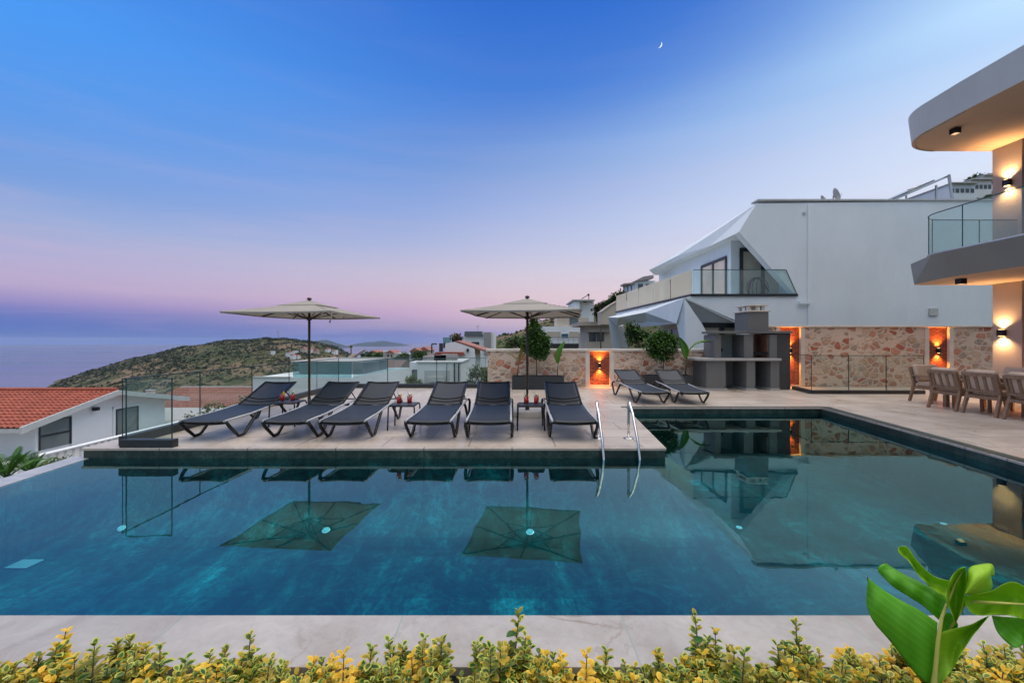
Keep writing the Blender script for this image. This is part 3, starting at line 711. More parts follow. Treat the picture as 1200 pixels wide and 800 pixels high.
# ------------------------------------------------------------------ parasols
def make_parasol():
    t = T('parasol', 'x', 'parasol')
    a, b, ze, za = 1.05, 1.13, 1.985, 2.275
    def zf(x, y):
        u = max(abs(x) / a, abs(y) / b)
        sag = 0.030 * u * u * (1 - (min(abs(x) / a, abs(y) / b) / max(u, 1e-4)) ** 2) if u > 0 else 0
        sg2 = .018 * math.sin(PI * u)
        return za - (za - ze) * u - sg2 + (0.012 * u if 1 else 0) - sag * .5
    def fn(u, v):
        x, y = (u * 2 - 1) * a, (v * 2 - 1) * b
        # edges bow in a little between the ribs
        k = max(abs(u * 2 - 1), abs(v * 2 - 1))
        m = min(abs(u * 2 - 1), abs(v * 2 - 1)) / max(k, 1e-4)
        pull = 1 - .035 * k * k * math.sin(PI * m)
        return (x * pull, y * pull, zf(x, y))
    can = MB().grid(fn, 24, 24, smooth=False).build('canopy', M_CANVAS, t, solid=.004)
    hem = MB(); 
    ring = [(fn(i / 24, 0)) for i in range(24)] + [fn(1, i / 24) for i in range(24)] + [fn(1 - i / 24, 1) for i in range(24)] + [fn(0, 1 - i / 24) for i in range(24)]
    vs = [(p[0], p[1], p[2] + .002) for p in ring] + [(p[0] * .998, p[1] * .998, p[2] - .028) for p in ring]; n = len(ring)
    hem.add(vs, [(i, (i + 1) % n, n + (i + 1) % n, n + i) for i in range(n)]); hem.build('hem', M_CANVAS, can, solid=.003)
    v = .42
    MB().grid(lambda u, w: ((u * 2 - 1) * v, (w * 2 - 1) * v, 2.163 + .128 * (1 - max(abs(u * 2 - 1), abs(w * 2 - 1)))), 10, 10, smooth=False).build('vent_cap', M_CANVAS, can, solid=.004)
    MB().tube([(0, 0, .05), (0, 0, 2.30)], .024, 12).build('pole', M_BRONZE, t)
    MB().lathe([(.024, 2.30), (.045, 2.305), (.045, 2.335), (.02, 2.35), (.001, 2.352)], n=14).build('finial', M_BRONZE, t)
    MB().lathe([(.026, 1.88), (.05, 1.885), (.05, 1.95), (.026, 1.955)], n=14).build('runner', M_BRONZE, t)
    MB().lathe([(.026, 2.20), (.045, 2.205), (.045, 2.245), (.026, 2.25)], n=14).build('hub', M_BRONZE, t)
    for i in range(8):
        ex, ey = [(1, 1), (0, 1), (-1, 1), (-1, 0), (-1, -1), (0, -1), (1, -1), (1, 0)][i]
        u = .992 if ex and ey else .965
        e = Vector((ex * a * u, ey * b * u, zf(ex * a * u, ey * b * u) - .022)); c = Vector((ex * .03, ey * .03, 2.228))
        rb = MB().beam(c, e, .016, .026).build('rib', M_BRONZE, t)
        m = c.lerp(e, .48); MB().beam((ex * .04, ey * .04, 1.92), m - Vector((0, 0, .012)), .012, .018).build('strut', M_BRONZE, rb)
    base = MB(); base.box(-.27, .27, -.27, .27, .0, .11); base.build('base_slab', M_CAST, t, bevel=.012)
    MB().lathe([(.045, .11), (.04, .13), (.032, .30), (.026, .30)], n=14).build('base_sleeve', M_DARK, t)
    return t
pa = make_parasol()
place(pa, (.30, 8.55, 0), math.radians(-8.0), 'off white square parasol between loungers, in front of the stone wall and planter')
pb = place(dup(pa), (-4.16, 8.93, 0), math.radians(-5.0), 'off white square parasol with hanging ties, in front of the sea and hill')
pa['group'] = pb['group'] = 'square parasols over the loungers'
ties = MB()
for (lx, ly, l, w) in ((1.03, -1.10, .20, .03), (1.0, -.55, .10, .02), (.86, -1.1, .12, .02)):
    ties.grid(lambda u, v: (lx + (u - .5) * w + .02 * math.sin(v * 4), ly + .01 * math.cos(v * 5), 1.985 - v * l), 1, 6)
tie = ties.build('ties', M_CANVAS, None, solid=.003); tie.parent = pb

# ------------------------------------------------------------------ pool handrails
for i, (x0, x1, wh) in enumerate(((1.285, 1.235, 'left'), (1.745, 1.72, 'right'))):
    t = T('pool_handrail', 'curved polished steel pool handrail, the %s one of the two' % wh, 'handrail', (x0, 6.52, 0), 'steel handrails at the deck edge')
    pts = [(x0, 6.52, 0), (x0, 6.52, .25), (x0, 6.51, .46)]
    for k in range(1, 8):
        a = PI * .80 * k / 7
        pts.append((x0 + (x1 - x0) * k / 7, 6.42 + .09 * math.cos(a), .475 + .085 * math.sin(a)))
    pts += [(x1, 6.2, .42), (x1, 5.95, .08), (x1, 5.86, -.12), (x1, 5.85, -.35), (x1, 5.85, -.95)]
    MB().tube(pts, .019, 12).build('rail', M_STEEL, t)
    MB().lathe([(.075, 0.001), (.075, .008), (.055, .016), (.03, .018)], (x0, 6.52, 0), 20).build('flange', M_STEEL, t)

# ------------------------------------------------------------------ glass fences
def fence(name, label, pts, ztop, step, kerb_h, kerb_w, zbase=0.0):
    p0 = pts[0]; t = T(name, label, 'glass fence', (p0[0], p0[1], zbase))
    kb = MB(); tr = MB()
    for a, b in zip(pts, pts[1:]):
        a, b = Vector(a), Vector(b); d = (b - a); L = d.length; d.normalize(); nrm = Vector((d.y, -d.x))
        kb.beam((a.x, a.y, zbase + kerb_h / 2), (b.x, b.y, zbase + kerb_h / 2), kerb_w, kerb_h)
        tr.beam((a.x, a.y, ztop), (b.x, b.y, ztop), .022, .016)
        n = max(1, round(L / step))
        for k in range(n):
            q0 = a + d * (L * k / n + .006); q1 = a + d * (L * (k + 1) / n - .006); h = nrm * .005
            gp = MB(); gp.add([(q0.x, q0.y, zbase + kerb_h - .03), (q1.x, q1.y, zbase + kerb_h - .03), (q1.x, q1.y, ztop - .008), (q0.x, q0.y, ztop - .008)], [(0, 1, 2, 3)])
            pn = gp.build('glass_panel', M_GLASS, t)
            for q in (q0, q1): MB().beam((q.x, q.y, zbase + kerb_h - .03), (q.x, q.y, ztop - .006), .006, .010, (d.x, d.y, 0)).build('glass_edge', M_GLASS_E, pn)
    kb.build('kerb', M_DARK, t, bevel=.006); tr.build('top_rail', M_GLASS_E, t)
    return t
fence('glass_fence', 'long frameless glass fence with dark kerb along the left and back of the deck', [(-5.42, 6.05), (-5.42, 13.6), (-.82, 13.6)], .93, 1.45, .13, .11)
t = T('glass_screen', 'short glass screen on a dark plinth at the deck corner', 'glass screen', (-5.0, 5.99, 0))
MB().box(-5.36, -4.63, 5.935, 6.045, .0, .11).build('plinth', M_DARK, t, bevel=.006)
pn = MB().add([(-5.31, 5.99, .1), (-4.68, 5.99, .1), (-4.68, 5.99, .935), (-5.31, 5.99, .935)], [(0, 1, 2, 3)]).build('glass_panel', M_GLASS, t)
MB().beam((-5.31, 5.99, .1), (-5.31, 5.99, .94), .012, .012).beam((-4.68, 5.99, .1), (-4.68, 5.99, .94), .012, .012).beam((-5.316, 5.99, .94), (-4.674, 5.99, .94), .012, .012).build('glass_edge', M_GLASS_E, pn)
fence('glass_fence', 'low glass fence with dark kerb round the stairwell before the tall stone wall', [(8.55, 13.2), (8.32, 12.1), (11.4, 12.05)], 1.06, 1.12, .10, .12)

# ------------------------------------------------------------------ stone walls with lit brick niches
WY = 13.95
def wx(px): return (px - CX) / F * WY
def wzz(py): return H - (py - CY) / F * WY
def stone_wall(label, x0, x1, ztop, niches, cap):
    t = T('stone_wall', label, 'stone wall', ((x0 + x1) / 2, WY, 0))
    edges = [x0]
    for (n0, n1, _) in niches: edges += [n0 - .14, n1 + .14]
    edges.append(x1)
    for i in range(0, len(edges), 2):
        if edges[i + 1] - edges[i] > .06: MB().box(edges[i], edges[i + 1], WY, WY + .32, -.02, ztop).build('rubble_panel', M_RUBBLE, t)
    for (n0, n1, zt) in niches:
        nb = MB().box(n0, n1, WY + .06, WY + .32, -.02, ztop - .001).build('brick_niche', M_BRICK, t)
        MB().box(n0 - .138, n0, WY - .02, WY + .318, -.02, ztop - .002).box(n1, n1 + .138, WY - .02, WY + .318, -.02, ztop - .002).box(n0 - .002, n1 + .002, WY - .015, WY + .059, .0, .05).build('niche_surround', M_CAST, t, bevel=.006)
    MB().box(x0 - .05, x1 + .02, WY - .045, WY + .36, ztop + .002, ztop + cap).build('cap_stone', M_CAST, t, bevel=.012)
    return t
def sconce(x, y, z, label, e=6.0, size=.05, col=(1.0, 0.42, 0.10), spread=75, rz=0.0, lens=12):
    t = T('wall_lamp', label, 'wall lamp')            # built at the origin, wall at +Y
    MB().box(-size, size, -.10, -.012, -.075, .075).build('lamp_body', M_BLACK, t, bevel=.006)
    MB().box(-size * .6, size * .6, -.013, .002, -.05, .05).build('bracket', M_BLACK, t)
    for s in (1, -1):
        MB().lathe([(size * .7, 0), (size * .7, s * .004), (.001, s * .005)], (0, -.056, s * .076), 12).build('lens', emis('warm_lamp_lens', (1.0, .55, .2), 7), t)
        ld = bpy.data.lights.new('lamp_beam', 'SPOT'); ld.energy = e; ld.color = col; ld.spot_size = math.radians(spread * 1.6); ld.spot_blend = 1.0; ld.shadow_soft_size = .015
        lo = bpy.data.objects.new('lamp_beam', ld); COL.objects.link(lo); lo.parent = t
        lo.location = (0, -.062, s * .095); lo.rotation_euler = (0 if s < 0 else PI, 0, 0)
    t.location = (x, y, z); t.rotation_euler = (0, 0, rz)
    return t
def emis(name, c, s):
    if name in MATS: return MATS[name]
    t = NT(name); e = t.n('ShaderNodeEmission'); e.inputs['Color'].default_value = c + (1,); e.inputs['Strength'].default_value = s
    t.l(e.outputs[0], t.out.inputs['Surface']); MATS[name] = t.m; return t.m
ZL, ZR = 1.13, 1.90
n1 = (wx(691), wx(714.5), ZL); n2 = (wx(914), wx(938), ZR); n3 = (wx(1088.5), wx(1112), ZR)
stone_wall('low rubble stone wall with pale cap and one brick niche, behind the planters', wx(571.5), wx(880), ZL, [n1], .085)
stone_wall('tall rubble stone wall with two glowing brick niches, below the white house', wx(884), 17.5, ZR, [n2, n3], .06)
sconce((n1[0] + n1[1]) / 2, WY + .06, .68, 'black up and down lamp in the niche of the low stone wall', 85, .045, (1, .34, .06), 66)
sconce((n2[0] + n2[1]) / 2, WY + .06, 1.16, 'black up and down lamp in the niche beside the barbecue', 95, .045, (1, .34, .06), 66)
sconce((n3[0] + n3[1]) / 2, WY + .06, 1.16, 'black up and down lamp in the niche behind the dining chairs', 95, .045, (1, .34, .06), 66)

# ------------------------------------------------------------------ barbecue
t = T('barbecue', 'dark grey masonry barbecue with counter, hood and chimney', 'barbecue', (7.0, 13.3, 0))
bx0, bx1 = 5.72, 8.02
yF, yB = 12.95, 13.92
for (a, b) in ((5.78, 6.36), (6.98, 7.24), (7.70, 7.96)):
    MB().box(a, b, yF, yB, .06, .875).build('pier', M_CONC, t, bevel=.008)
for a, b in ((5.74, 6.40), (6.95, 7.27), (7.67, 7.963)): MB().box(a, b, yF - .03, yB - .003, 0, .058).build('plinth', M_CONC2, t, bevel=.006)
MB().box(6.36, 7.70, 13.75, 13.9, .06, .87).build('back_panel', M_CONC, t)
MB().prism([(5.50, yF + .1), (5.66, yF - .08), (7.98, yF - .08), (7.98, yB - .002), (5.50, yB - .002)], .877, .95).build('counter_top', M_CONC2, t, bevel=.01)
MB().box(7.965, 8.36, yF + .12, yB, 0.0, 1.69).build('side_panel', simple('near_black_paint', (.05, .05, .053), .6, var=.12), t, bevel=.008)
for a, b, c in ((6.12, 6.30, .16), (6.97, 7.25, .12), (7.74, 7.962, .12)): MB().box(a, b, yF + c, yB - .02, .952, 1.66).build('upper_pier', M_CONC, t, bevel=.006)
al = MB().box(6.30, 6.97, 13.78, 13.9, .952, 1.66).build('alcove_back', M_PLASTER, t)
MB().box(6.55, 6.66, 13.76, 13.779, 1.12, 1.24).build('power_socket', M_BLACK, al)
fb = MB().box(7.25, 7.74, 13.72, 13.9, .952, 1.66).box(7.252, 7.28, yF + .2, 13.72, .952, 1.655).box(7.71, 7.738, yF + .2, 13.72, .952, 1.655)
fb.build('firebox_lining', simple('fire_brick', (.22, .11, .075), .85, var=.3, scale=6, bump=.4), t)
mb = MB()
for k in range(9): mb.tube([(7.285, yF + .22 + k * .045, 1.10), (7.708, yF + .22 + k * .045, 1.10)], .006, 6)
mb.box(7.285, 7.708, yF + .16, yF + .19, 1.03, 1.13); mb.build('grill_rack', M_BLACK, t)
MB().box(6.06, 8.40, yF + .06, yB, 1.692, 1.76).build('hood_slab', M_CONC, t, bevel=.008)
MB().box(7.10, 7.72, yF + .14, 13.88, 1.762, 2.34).build('hood', M_CONC, t, bevel=.008)
MB().box(7.06, 7.76, yF + .10, 13.9, 2.342, 2.385).build('hood_cap', M_CAST, t, bevel=.006)
for x in (7.18, 7.41, 7.60):
    for y in (yF + .26, 13.72): MB().box(x - .045, x + .045, y - .05, y + .05, 2.386, 2.52).build('chimney_post', M_CAST, t)
MB().box(7.11, 7.73, yF + .16, 13.86, 2.521, 2.56).build('chimney_cap', M_CAST, t, bevel=.006)

# ------------------------------------------------------------------ planters and their plants
def planter(label, x0, x1, y0, y1, h):
    t = T('planter', label, 'planter', ((x0 + x1) / 2, (y0 + y1) / 2, 0))
    MB().box(x0, x1, y0, y0 + .03, 0, h).box(x0, x1, y1 - .03, y1, 0, h).box(x0, x0 + .03, y0 + .03, y1 - .03, 0, h).box(x1 - .03, x1, y0 + .03, y1 - .03, 0, h).build('box', M_DARK, t)
    MB().box(x0 + .03, x1 - .03, y0 + .03, y1 - .03, .0, h - .05).build('soil', M_SOIL, t)
    return t
planter('long anthracite planter behind the right parasol', .0, 1.57, 13.12, 13.58, .40)
planter('anthracite planter behind the pair of loungers', 4.02, 5.46, 13.15, 13.6, .42)
def bush(name, label, cat, c, z0, segs, leafn, leaf, mats, trunk_r=.02, group=None, shape=None):
    """stem from z0 up, leaf clumps at the given ellipsoid lobes"""
    rr = random.Random(hash(label) % 1000 if 0 else len(label) * 31 + leafn)
    t = T(name, label, cat, (c[0], c[1], z0), group)
    ztop = max(s[2] for s in segs); zlow = min(s[2] - s[5] for s in segs)
    tk = MB(); tk.tube([(c[0], c[1], z0), (c[0] + rr.uniform(-.02, .02), c[1], (z0 + zlow) / 2), (c[0], c[1], ztop)], [trunk_r, trunk_r * .85, trunk_r * .4], 8)
    for s in segs:
        for k in range(4):
            d = rdir(rr); tk.tube([(c[0], c[1], max(z0, s[2] - s[5] * .7)), (s[0] + d.x * s[3] * .7, s[1] + d.y * s[4] * .7, s[2] + d.z * s[5] * .6)], [trunk_r * .5, trunk_r * .15], 5)
    tk.build('stem', M_BARK, t)
    mb = MB(); tot = sum(s[3] * s[5] for s in segs)
    for s in segs:
        n = int(leafn * s[3] * s[5] / tot); nc = max(6, n // 16)
        cl = []
        for _ in range(nc):
            d = rdir(rr); q = rr.random() ** .38
            cl.append(Vector((s[0] + d.x * s[3] * q, s[1] + d.y * s[4] * q, s[2] + d.z * s[5] * q)))
        for _ in range(n):
            cc = rr.choice(cl); d = rdir(rr); p = cc + d * leaf * rr.uniform(.2, 1.5)
            out = (p - Vector((c[0], c[1], s[2]))).normalized() * .7 + rdir(rr) * .7 + Vector((0, 0, rr.uniform(-.5, .25)))
            mb.leaf(p, out, rdir(rr) * .6 + Vector((0, 0, 1)), leaf * rr.uniform(.7, 1.25), leaf * rr.uniform(.45, .6), rr.randrange(len(mats)))
    mb.build('foliage', mats, t); return t
P = lambda px, py, y=13.35: D(px, py, y)
def lobe(px, py, rx, rz, y=13.35, ry=None):
    p = D(px, py, y); k = y / F; return (p.x, p.y, p.z, rx * k, (ry or rx) * k * .8, rz * k)
bush('potted_tree', 'tall bushy green plant in the long planter, right of the parasol pole', 'plant', (P(629, 0).x, 13.35), .34, [lobe(628, 401, 12, 14), lobe(633, 410, 11, 9), lobe(626, 386, 8, 8), lobe(626, 376, 3.5, 6), lobe(620, 404, 6, 8), lobe(638, 398, 5, 8)], 5200, .085, [M_LEAF, M_LEAF, M_LEAF_D])
bush('potted_tree', 'round leafy bush on a thin trunk in the planter behind the pair of loungers', 'plant', (P(777, 0).x, 13.35), .36, [lobe(775, 406, 16, 15), lobe(767, 401, 9, 8), lobe(785, 401, 8, 9), lobe(775, 395, 8, 6)], 5200, .085, [M_LEAF, M_LEAF, M_LEAF_D])
def blade(mb, pts, width, mi=0, n=14, droop=0.0, side=(1, 0, 0), cup=.25):
    # long leaf: centre line (3 points, quadratic), width profile, cupped about the midrib
    a, b, c = (Vector(p) for p in pts); side = Vector(side).normalized()
    def fn(u, v):
        p = a * (1 - v) ** 2 + b * 2 * v * (1 - v) + c * v * v
        w = width * (math.sin(PI * min(1, v * .93 + .04)) ** .7) * (1 - .25 * v)
        x = (u - .5) * 2
        tn = (b - a) * (1 - v) + (c - b) * v; nr = side.cross(tn).normalized()
        return p + side * x * w * .5 + nr * abs(x) * w * cup + nr * .012 * math.sin(v * 40) * abs(x) * width * 2
    mb.grid(fn, 6, n, mi)
def banana_pot(label, base, leaves, mat=M_LEAF_Y):
    t = T('banana_plant', label, 'banana plant', base)
    st = MB()
    for (tip0, mid, tip, w, side) in leaves:
        st.tube([base, tuple((Vector(base) + Vector(tip0)) / 2 + Vector((0, 0, .03))), tip0], [.022, .015, .009], 6)
    st.build('stem', M_STEM, t)
    for (tip0, mid, tip, w, side) in leaves:
        mb = MB(); blade(mb, (tip0, mid, tip), w, side=side); mb.build('leaf', mat, t, solid=.003)
    return t
M_YL = leafmat('yellowing_leaf', [(0.22, 0.24, 0.05), (0.30, 0.27, 0.06)])
M_BL = leafmat('fresh_banana_leaf', [(0.07, 0.22, 0.02), (0.12, 0.30, 0.03)])
banana_pot('thin yellowing banana plant at the left end of the long planter', (P(606, 440).x, 13.35, .35), [(P(608, 425), P(603, 418), P(594, 412), .12, (0, 1, .3)), (P(608, 422), P(611, 405), P(616, 396), .16, (.8, .6, 0)), (P(608, 424), P(615, 412), P(618, 408), .10, (.5, .8, 0))], M_YL)
banana_pot('single upright bright banana leaf at the right end of the long planter', (P(653, 440).x, 13.35, .35), [(P(654, 426), P(653, 414), P(662, 400), .24, (.75, -.6, -.2))], M_BL)
banana_pot('young banana plant with one upright and one drooping leaf in the planter by the barbecue', (P(803.5, 440).x, 13.38, .37), [(P(804, 420), P(806, 408), P(796, 395), .26, (.7, -.6, .3)), (P(806, 412), P(816, 393), P(838, 401), .22, (.1, .9, -.2))], M_BL)
# ================================================================== VILLA AT THE RIGHT
t = T('villa', 'grey and cream villa with curved balcony slabs and warm lit soffits at the right edge', 'villa', (12.3, 10.8, 0))
def arc(cx, cy, r, a0, a1, n=10): return [(cx + r * math.cos(math.radians(a0 + (a1 - a0) * k / n)), cy + r * math.sin(math.radians(a0 + (a1 - a0) * k / n))) for k in range(n + 1)]
def loft(mb, bot, top, z0, z1, mi_side=0, mi_bot=0, mi_top=0, smooth=False):
    n = len(bot); vs = [(p[0], p[1], z0) for p in bot] + [(p[0], p[1], z1) for p in top]
    mb.add(vs, [(i, (i + 1) % n, n + (i + 1) % n, n + i) for i in range(n)], mi_side, smooth)
    mb.add([vs[i] for i in range(n)], [tuple(range(n))[::-1]], mi_bot); mb.add([vs[n + i] for i in range(n)], [tuple(range(n))], mi_top)
lb = [(16, 3.2), (16, 10.98), (10.3, 10.98)] + arc(10.3, 10.62, .36, 90, 150, 4) + [(9.68, 9.75), (9.66, 9.3), (9.66, 3.2)]
lt = [(16, 3.2), (16, 11.0), (10.2, 11.0)] + arc(10.25, 10.6, .40, 95, 155, 4) + [(9.34, 9.7), (9.28, 9.3), (9.28, 3.2)]
mb = MB(); loft(mb, lb, lt, 2.87, 3.37, 0, 1, 0); ls = mb.build('balcony_slab', [M_PLASTER, M_SOFFIT], t)
MB().add([(p[0] + .02, p[1] - .01, 3.372) for p in lt], [tuple(range(len(lt)))]).build('balcony_paving', M_DECK, ls)
ub = [(16, 3.2), (16, 10.86), (10.46, 10.86)] + arc(10.46, 9.74, 1.12, 95, 180, 12) + [(9.30, 9.0), (9.30, 3.2)]
ut = [(16, 3.2), (16, 10.92), (10.46, 10.92)] + arc(10.46, 9.74, 1.18, 95, 180, 12) + [(9.24, 9.0), (9.24, 3.2)]
mb = MB(); loft(mb, ub, ut, 6.19, 6.80, 0, 1, 0); us = mb.build('roof_slab', [M_PLASTER2, M_SOFFIT], t)
pt = [(16, 3.2), (16, 10.7), (10.6, 10.7)] + arc(10.6, 9.78, .92, 95, 180, 10) + [(9.62, 9.0), (9.62, 3.2)]
pb2 = [(p[0] - (.02 if p[0] < 15 else 0), p[1]) for p in pt]
mb = MB(); loft(mb, pt, pb2, 6.801, 6.92); mb.build('roof_kerb', M_PLASTER2, us)
rim = [(p[0], p[1], 6.182) for p in ub[2:-1]]
MB().tube([(p[0] + .05, p[1] - .03, p[2]) for p in rim], .012, 6).build('drip_edge', M_FASC, us)
MB().box(11.92, 12.66, 10.17, 10.80, 0, 2.868).build('column', M_COLUMN, t, bevel=.006)
MB().box(11.92, 12.66, 10.17, 10.80, 3.374, 6.188).build('column', M_COLUMN, t, bevel=.006)
MB().box(12.72, 16, 3.2, 10.80, 0, 2.868).build('ground_floor_wall', M_COLUMN, t)
MB().box(12.72, 16, 3.2, 10.80, 3.38, 6.188).build('upper_floor_wall', M_COLUMN, t)
for z0, z1 in ((0.05, 2.7), (3.42, 6.0)):
    dw = MB().box(12.69, 12.719, 4.4, 10.7, z0, z1).build('glazed_door', M_WIN, t)
    fr = MB()
    for y in (4.4, 5.95, 7.5, 9.1, 10.64): fr.box(12.66, 12.689, y, y + .06, z0, z1)
    fr.box(12.66, 12.688, 4.4, 10.7, z0 - .03, z0 + .03); fr.box(12.66, 12.688, 4.4, 10.7, z1 - .05, z1 + .02); fr.build('door_frame', M_FRAME, dw)
gl = [(9.42, 3.4), (9.42, 4.9), (9.42, 6.3), (9.42, 7.7), (9.42, 9.1)] + arc(10.06, 9.60, .64, 175, 95, 6) + [(11.0, 10.245), (11.9, 10.245)]
b = T('balcony_railing', 'curved glass balcony railing with dark top line on the villa balcony', 'glass railing', (9.42, 9.1, 3.375))
pn = MB(); tr = MB(); bs = MB()
for p, q in zip(gl, gl[1:]):
    pn.add([(p[0], p[1], 3.40), (q[0], q[1], 3.40), (q[0], q[1], 4.30), (p[0], p[1], 4.30)], [(0, 1, 2, 3)])
tr.tube([(p[0], p[1], 4.305) for p in gl], .011, 6); bs.tube([(p[0], p[1], 3.405) for p in gl], .03, 6)
pn.build('glass_panel', M_GLASS_B, b); tr.build('top_rail', M_GLASS_E, b); bs.build('base_channel', M_GALV, b)
js = MB()
for p in (gl[1], gl[2], gl[3], gl[4], gl[7], gl[10], gl[12]): js.beam((p[0], p[1], 3.4), (p[0], p[1], 4.3), .012, .014)
js.build('glass_edge', M_GLASS_E, b)
def sconce_big(x, y, z, label):
    tt = sconce(x, y, z, label, 85, .075, (1.0, .54, .22), 84, -PI / 2); return tt
sconce_big(11.92, 10.55, 1.66, 'black up and down lamp on the lower column of the villa')
sconce_big(11.92, 10.43, 5.25, 'black up and down lamp on the upper column behind the balcony glass')
for x, y, z, wh, e in ((9.86, 9.68, 6.19, 'roof', 10), (10.15, 9.84, 2.87, 'balcony', 14)):
    tt = T('downlight', 'small black square downlight under the villa %s soffit' % wh, 'downlight', (x, y, z))
    MB().box(x - .07, x + .07, y - .07, y + .07, z - .125, z - .002).build('housing', M_BLACK, tt, bevel=.006)
    MB().box(x - .05, x + .05, y - .05, y + .05, z - .128, z - .1255).build('lens', emis('dim_lamp_lens', (1.0, .6, .3), 1.2), tt)
    ld = bpy.data.lights.new('lamp_beam', 'SPOT'); ld.energy = e * .6; ld.color = (1, .62, .32); ld.spot_size = math.radians(95); ld.spot_blend = .8; ld.shadow_soft_size = .04
    lo = bpy.data.objects.new('lamp_beam', ld); COL.objects.link(lo); lo.parent = tt; lo.location = (0, 0, -.15)
# lit standing lantern under the table end (warm glow on the paving in the photo)
tt = T('floor_lantern', 'small lit lantern glowing on the paving beside the dining table', 'lantern', (11.0, 8.9, 0))
MB().box(10.9, 11.1, 8.8, 9.0, .001, .03).box(10.9, 11.1, 8.8, 9.0, .30, .33).build('lantern_frame', M_BLACK, tt)
MB().box(10.925, 11.075, 8.825, 8.975, .031, .299).build('lantern_glow', emis('lantern_flame', (1.0, .36, .10), 40), tt)

# ------------------------------------------------------------------ dining set
def make_chair():
    t = T('dining_chair', 'x', 'dining chair')        # faces +X, back at -X
    W = .29
    for sy in (-1, 1):
        MB().beam((.25, sy * W, 0), (.235, sy * W, .62), .05, .045, (1, 0, 0)).build('leg', M_WOOD, t, bevel=.005)
        MB().beam((-.31, sy * (W + .012), 0), (-.20, sy * W, .42), .05, .055, (1, 0, 0)).beam((-.20, sy * W, .42), (-.31, sy * W, .82), .05, .05, (1, 0, 0)).build('leg', M_WOOD, t, bevel=.005)
        MB().beam((-.26, sy * W, .625), (.28, sy * W, .635), .06, .035).build('armrest', M_WOOD, t, bevel=.005)
    MB().beam((-.22, -W, .35), (-.22, W, .35), .045, .06).beam((.24, -W, .35), (.24, W, .35), .045, .06).beam((-.22, -W, .35), (.24, -W, .35), .03, .06).beam((-.22, W, .35), (.24, W, .35), .03, .06).build('seat_frame', M_WOOD, t)
    bk = MB(); bk.beam((-.305, -W, .80), (-.305, W, .80), .035, .07); bk.beam((-.222, -W, .47), (-.222, W, .47), .03, .05)
    for k in range(4):
        y = -W + .06 + k * (2 * W - .12) / 3; bk.beam((-.225, y, .47), (-.30, y, .79), .055, .018, (1, 0, 0))
    bk.build('slatted_back', M_WOOD, t, bevel=.003)
    MB().box(-.17, .27, -W + .025, W - .025, .385, .49).build('seat_cushion', M_CUSHION, t, bevel=.035, seg=3)
    m = MB(); m.obox((-.205, 0, .685), (.12, .53, .42), 0, 0, -.26); m.build('back_cushion', M_CUSHION, t, bevel=.045, seg=3)
    return t
ch = make_chair()
for i, (x, y, rz, lab) in enumerate((
        (9.49, 9.30, 0, 'slatted teak dining chair, farthest of the near row, its back to the pool'),
        (9.49, 8.57, 0, 'slatted teak dining chair second in the near row, its back to the pool'),
        (9.49, 7.82, 0, 'slatted teak dining chair at the right edge of the picture, its back to the pool'),
        (10.02, 10.33, -PI / 2, 'teak dining chair at the far head of the table, before the glass fence'),
        (10.66, 9.35, PI, 'teak dining chair across the table with a pale cushion, below the column lamp'))):
    o = ch if i == 0 else dup(ch)
    place(o, (x, y, 0), rz + R.uniform(-.03, .03), lab, 'dining chairs round the outdoor table')
t = T('dining_table', 'long pale topped outdoor dining table between the teak chairs', 'table', (10.07, 8.2, 0))
MB().box(9.60, 10.54, 6.5, 9.78, .715, .75).build('table_top', M_TOP, t, bevel=.008)
for x in (9.66, 10.48):
    for y in (6.6, 9.68): MB().box(x - .04, x + .04, y - .04, y + .04, 0, .714).build('leg', M_WOOD, t, bevel=.004)
MB().box(9.7, 10.44, 6.6, 9.68, .64, .712).build('apron', M_WOOD, t)

# ================================================================== WHITE FACETED HOUSE BEHIND THE WALL
NY = 16.5
h = T('faceted_house', 'large white modern house with faceted overhanging roof behind the stone wall', 'house', (12, 20, -3))
fw = [(887, 238.5), (1190, 234.5), (1190, 440), (868, 440), (868, 378), (802, 349), (811, 346.6), (933, 346.6), (866, 272)]
MB().extr([D(x, y, NY) for x, y in fw], (0, .35, 0)).build('front_wall', M_HOUSE, h)
x945 = (946 - CX) / F * NY
MB().box(x945, x945 + .22, NY - .05, NY - .002, -1, 6.62).build('pilaster', M_HOUSE, h)
MB().box(x945 - .38, x945 + .05, NY - .12, NY - .052, 2.86, 2.95).build('ledge', M_HOUSE, h)
MB().box(9.3, 19.2, NY - .05, NY + .42, 6.77, 6.83).build('parapet_cap', M_FASC, h)
vx = D(1093, 366, NY); MB().box(vx.x - .16, vx.x + .16, NY - .06, NY - .002, vx.z - .12, vx.z + .16).build('wall_vent', M_FASC, h)
vx = D(942, 250, NY); MB().box(vx.x - .05, vx.x + .05, NY - .05, NY - .002, vx.z - .04, vx.z + .04).build('wall_bracket', M_FASC, h)

# body behind
MB().box(11.0, 18.9, NY + .36, 27.5, -4, 6.6).build('main_block', M_HOUSE, h)
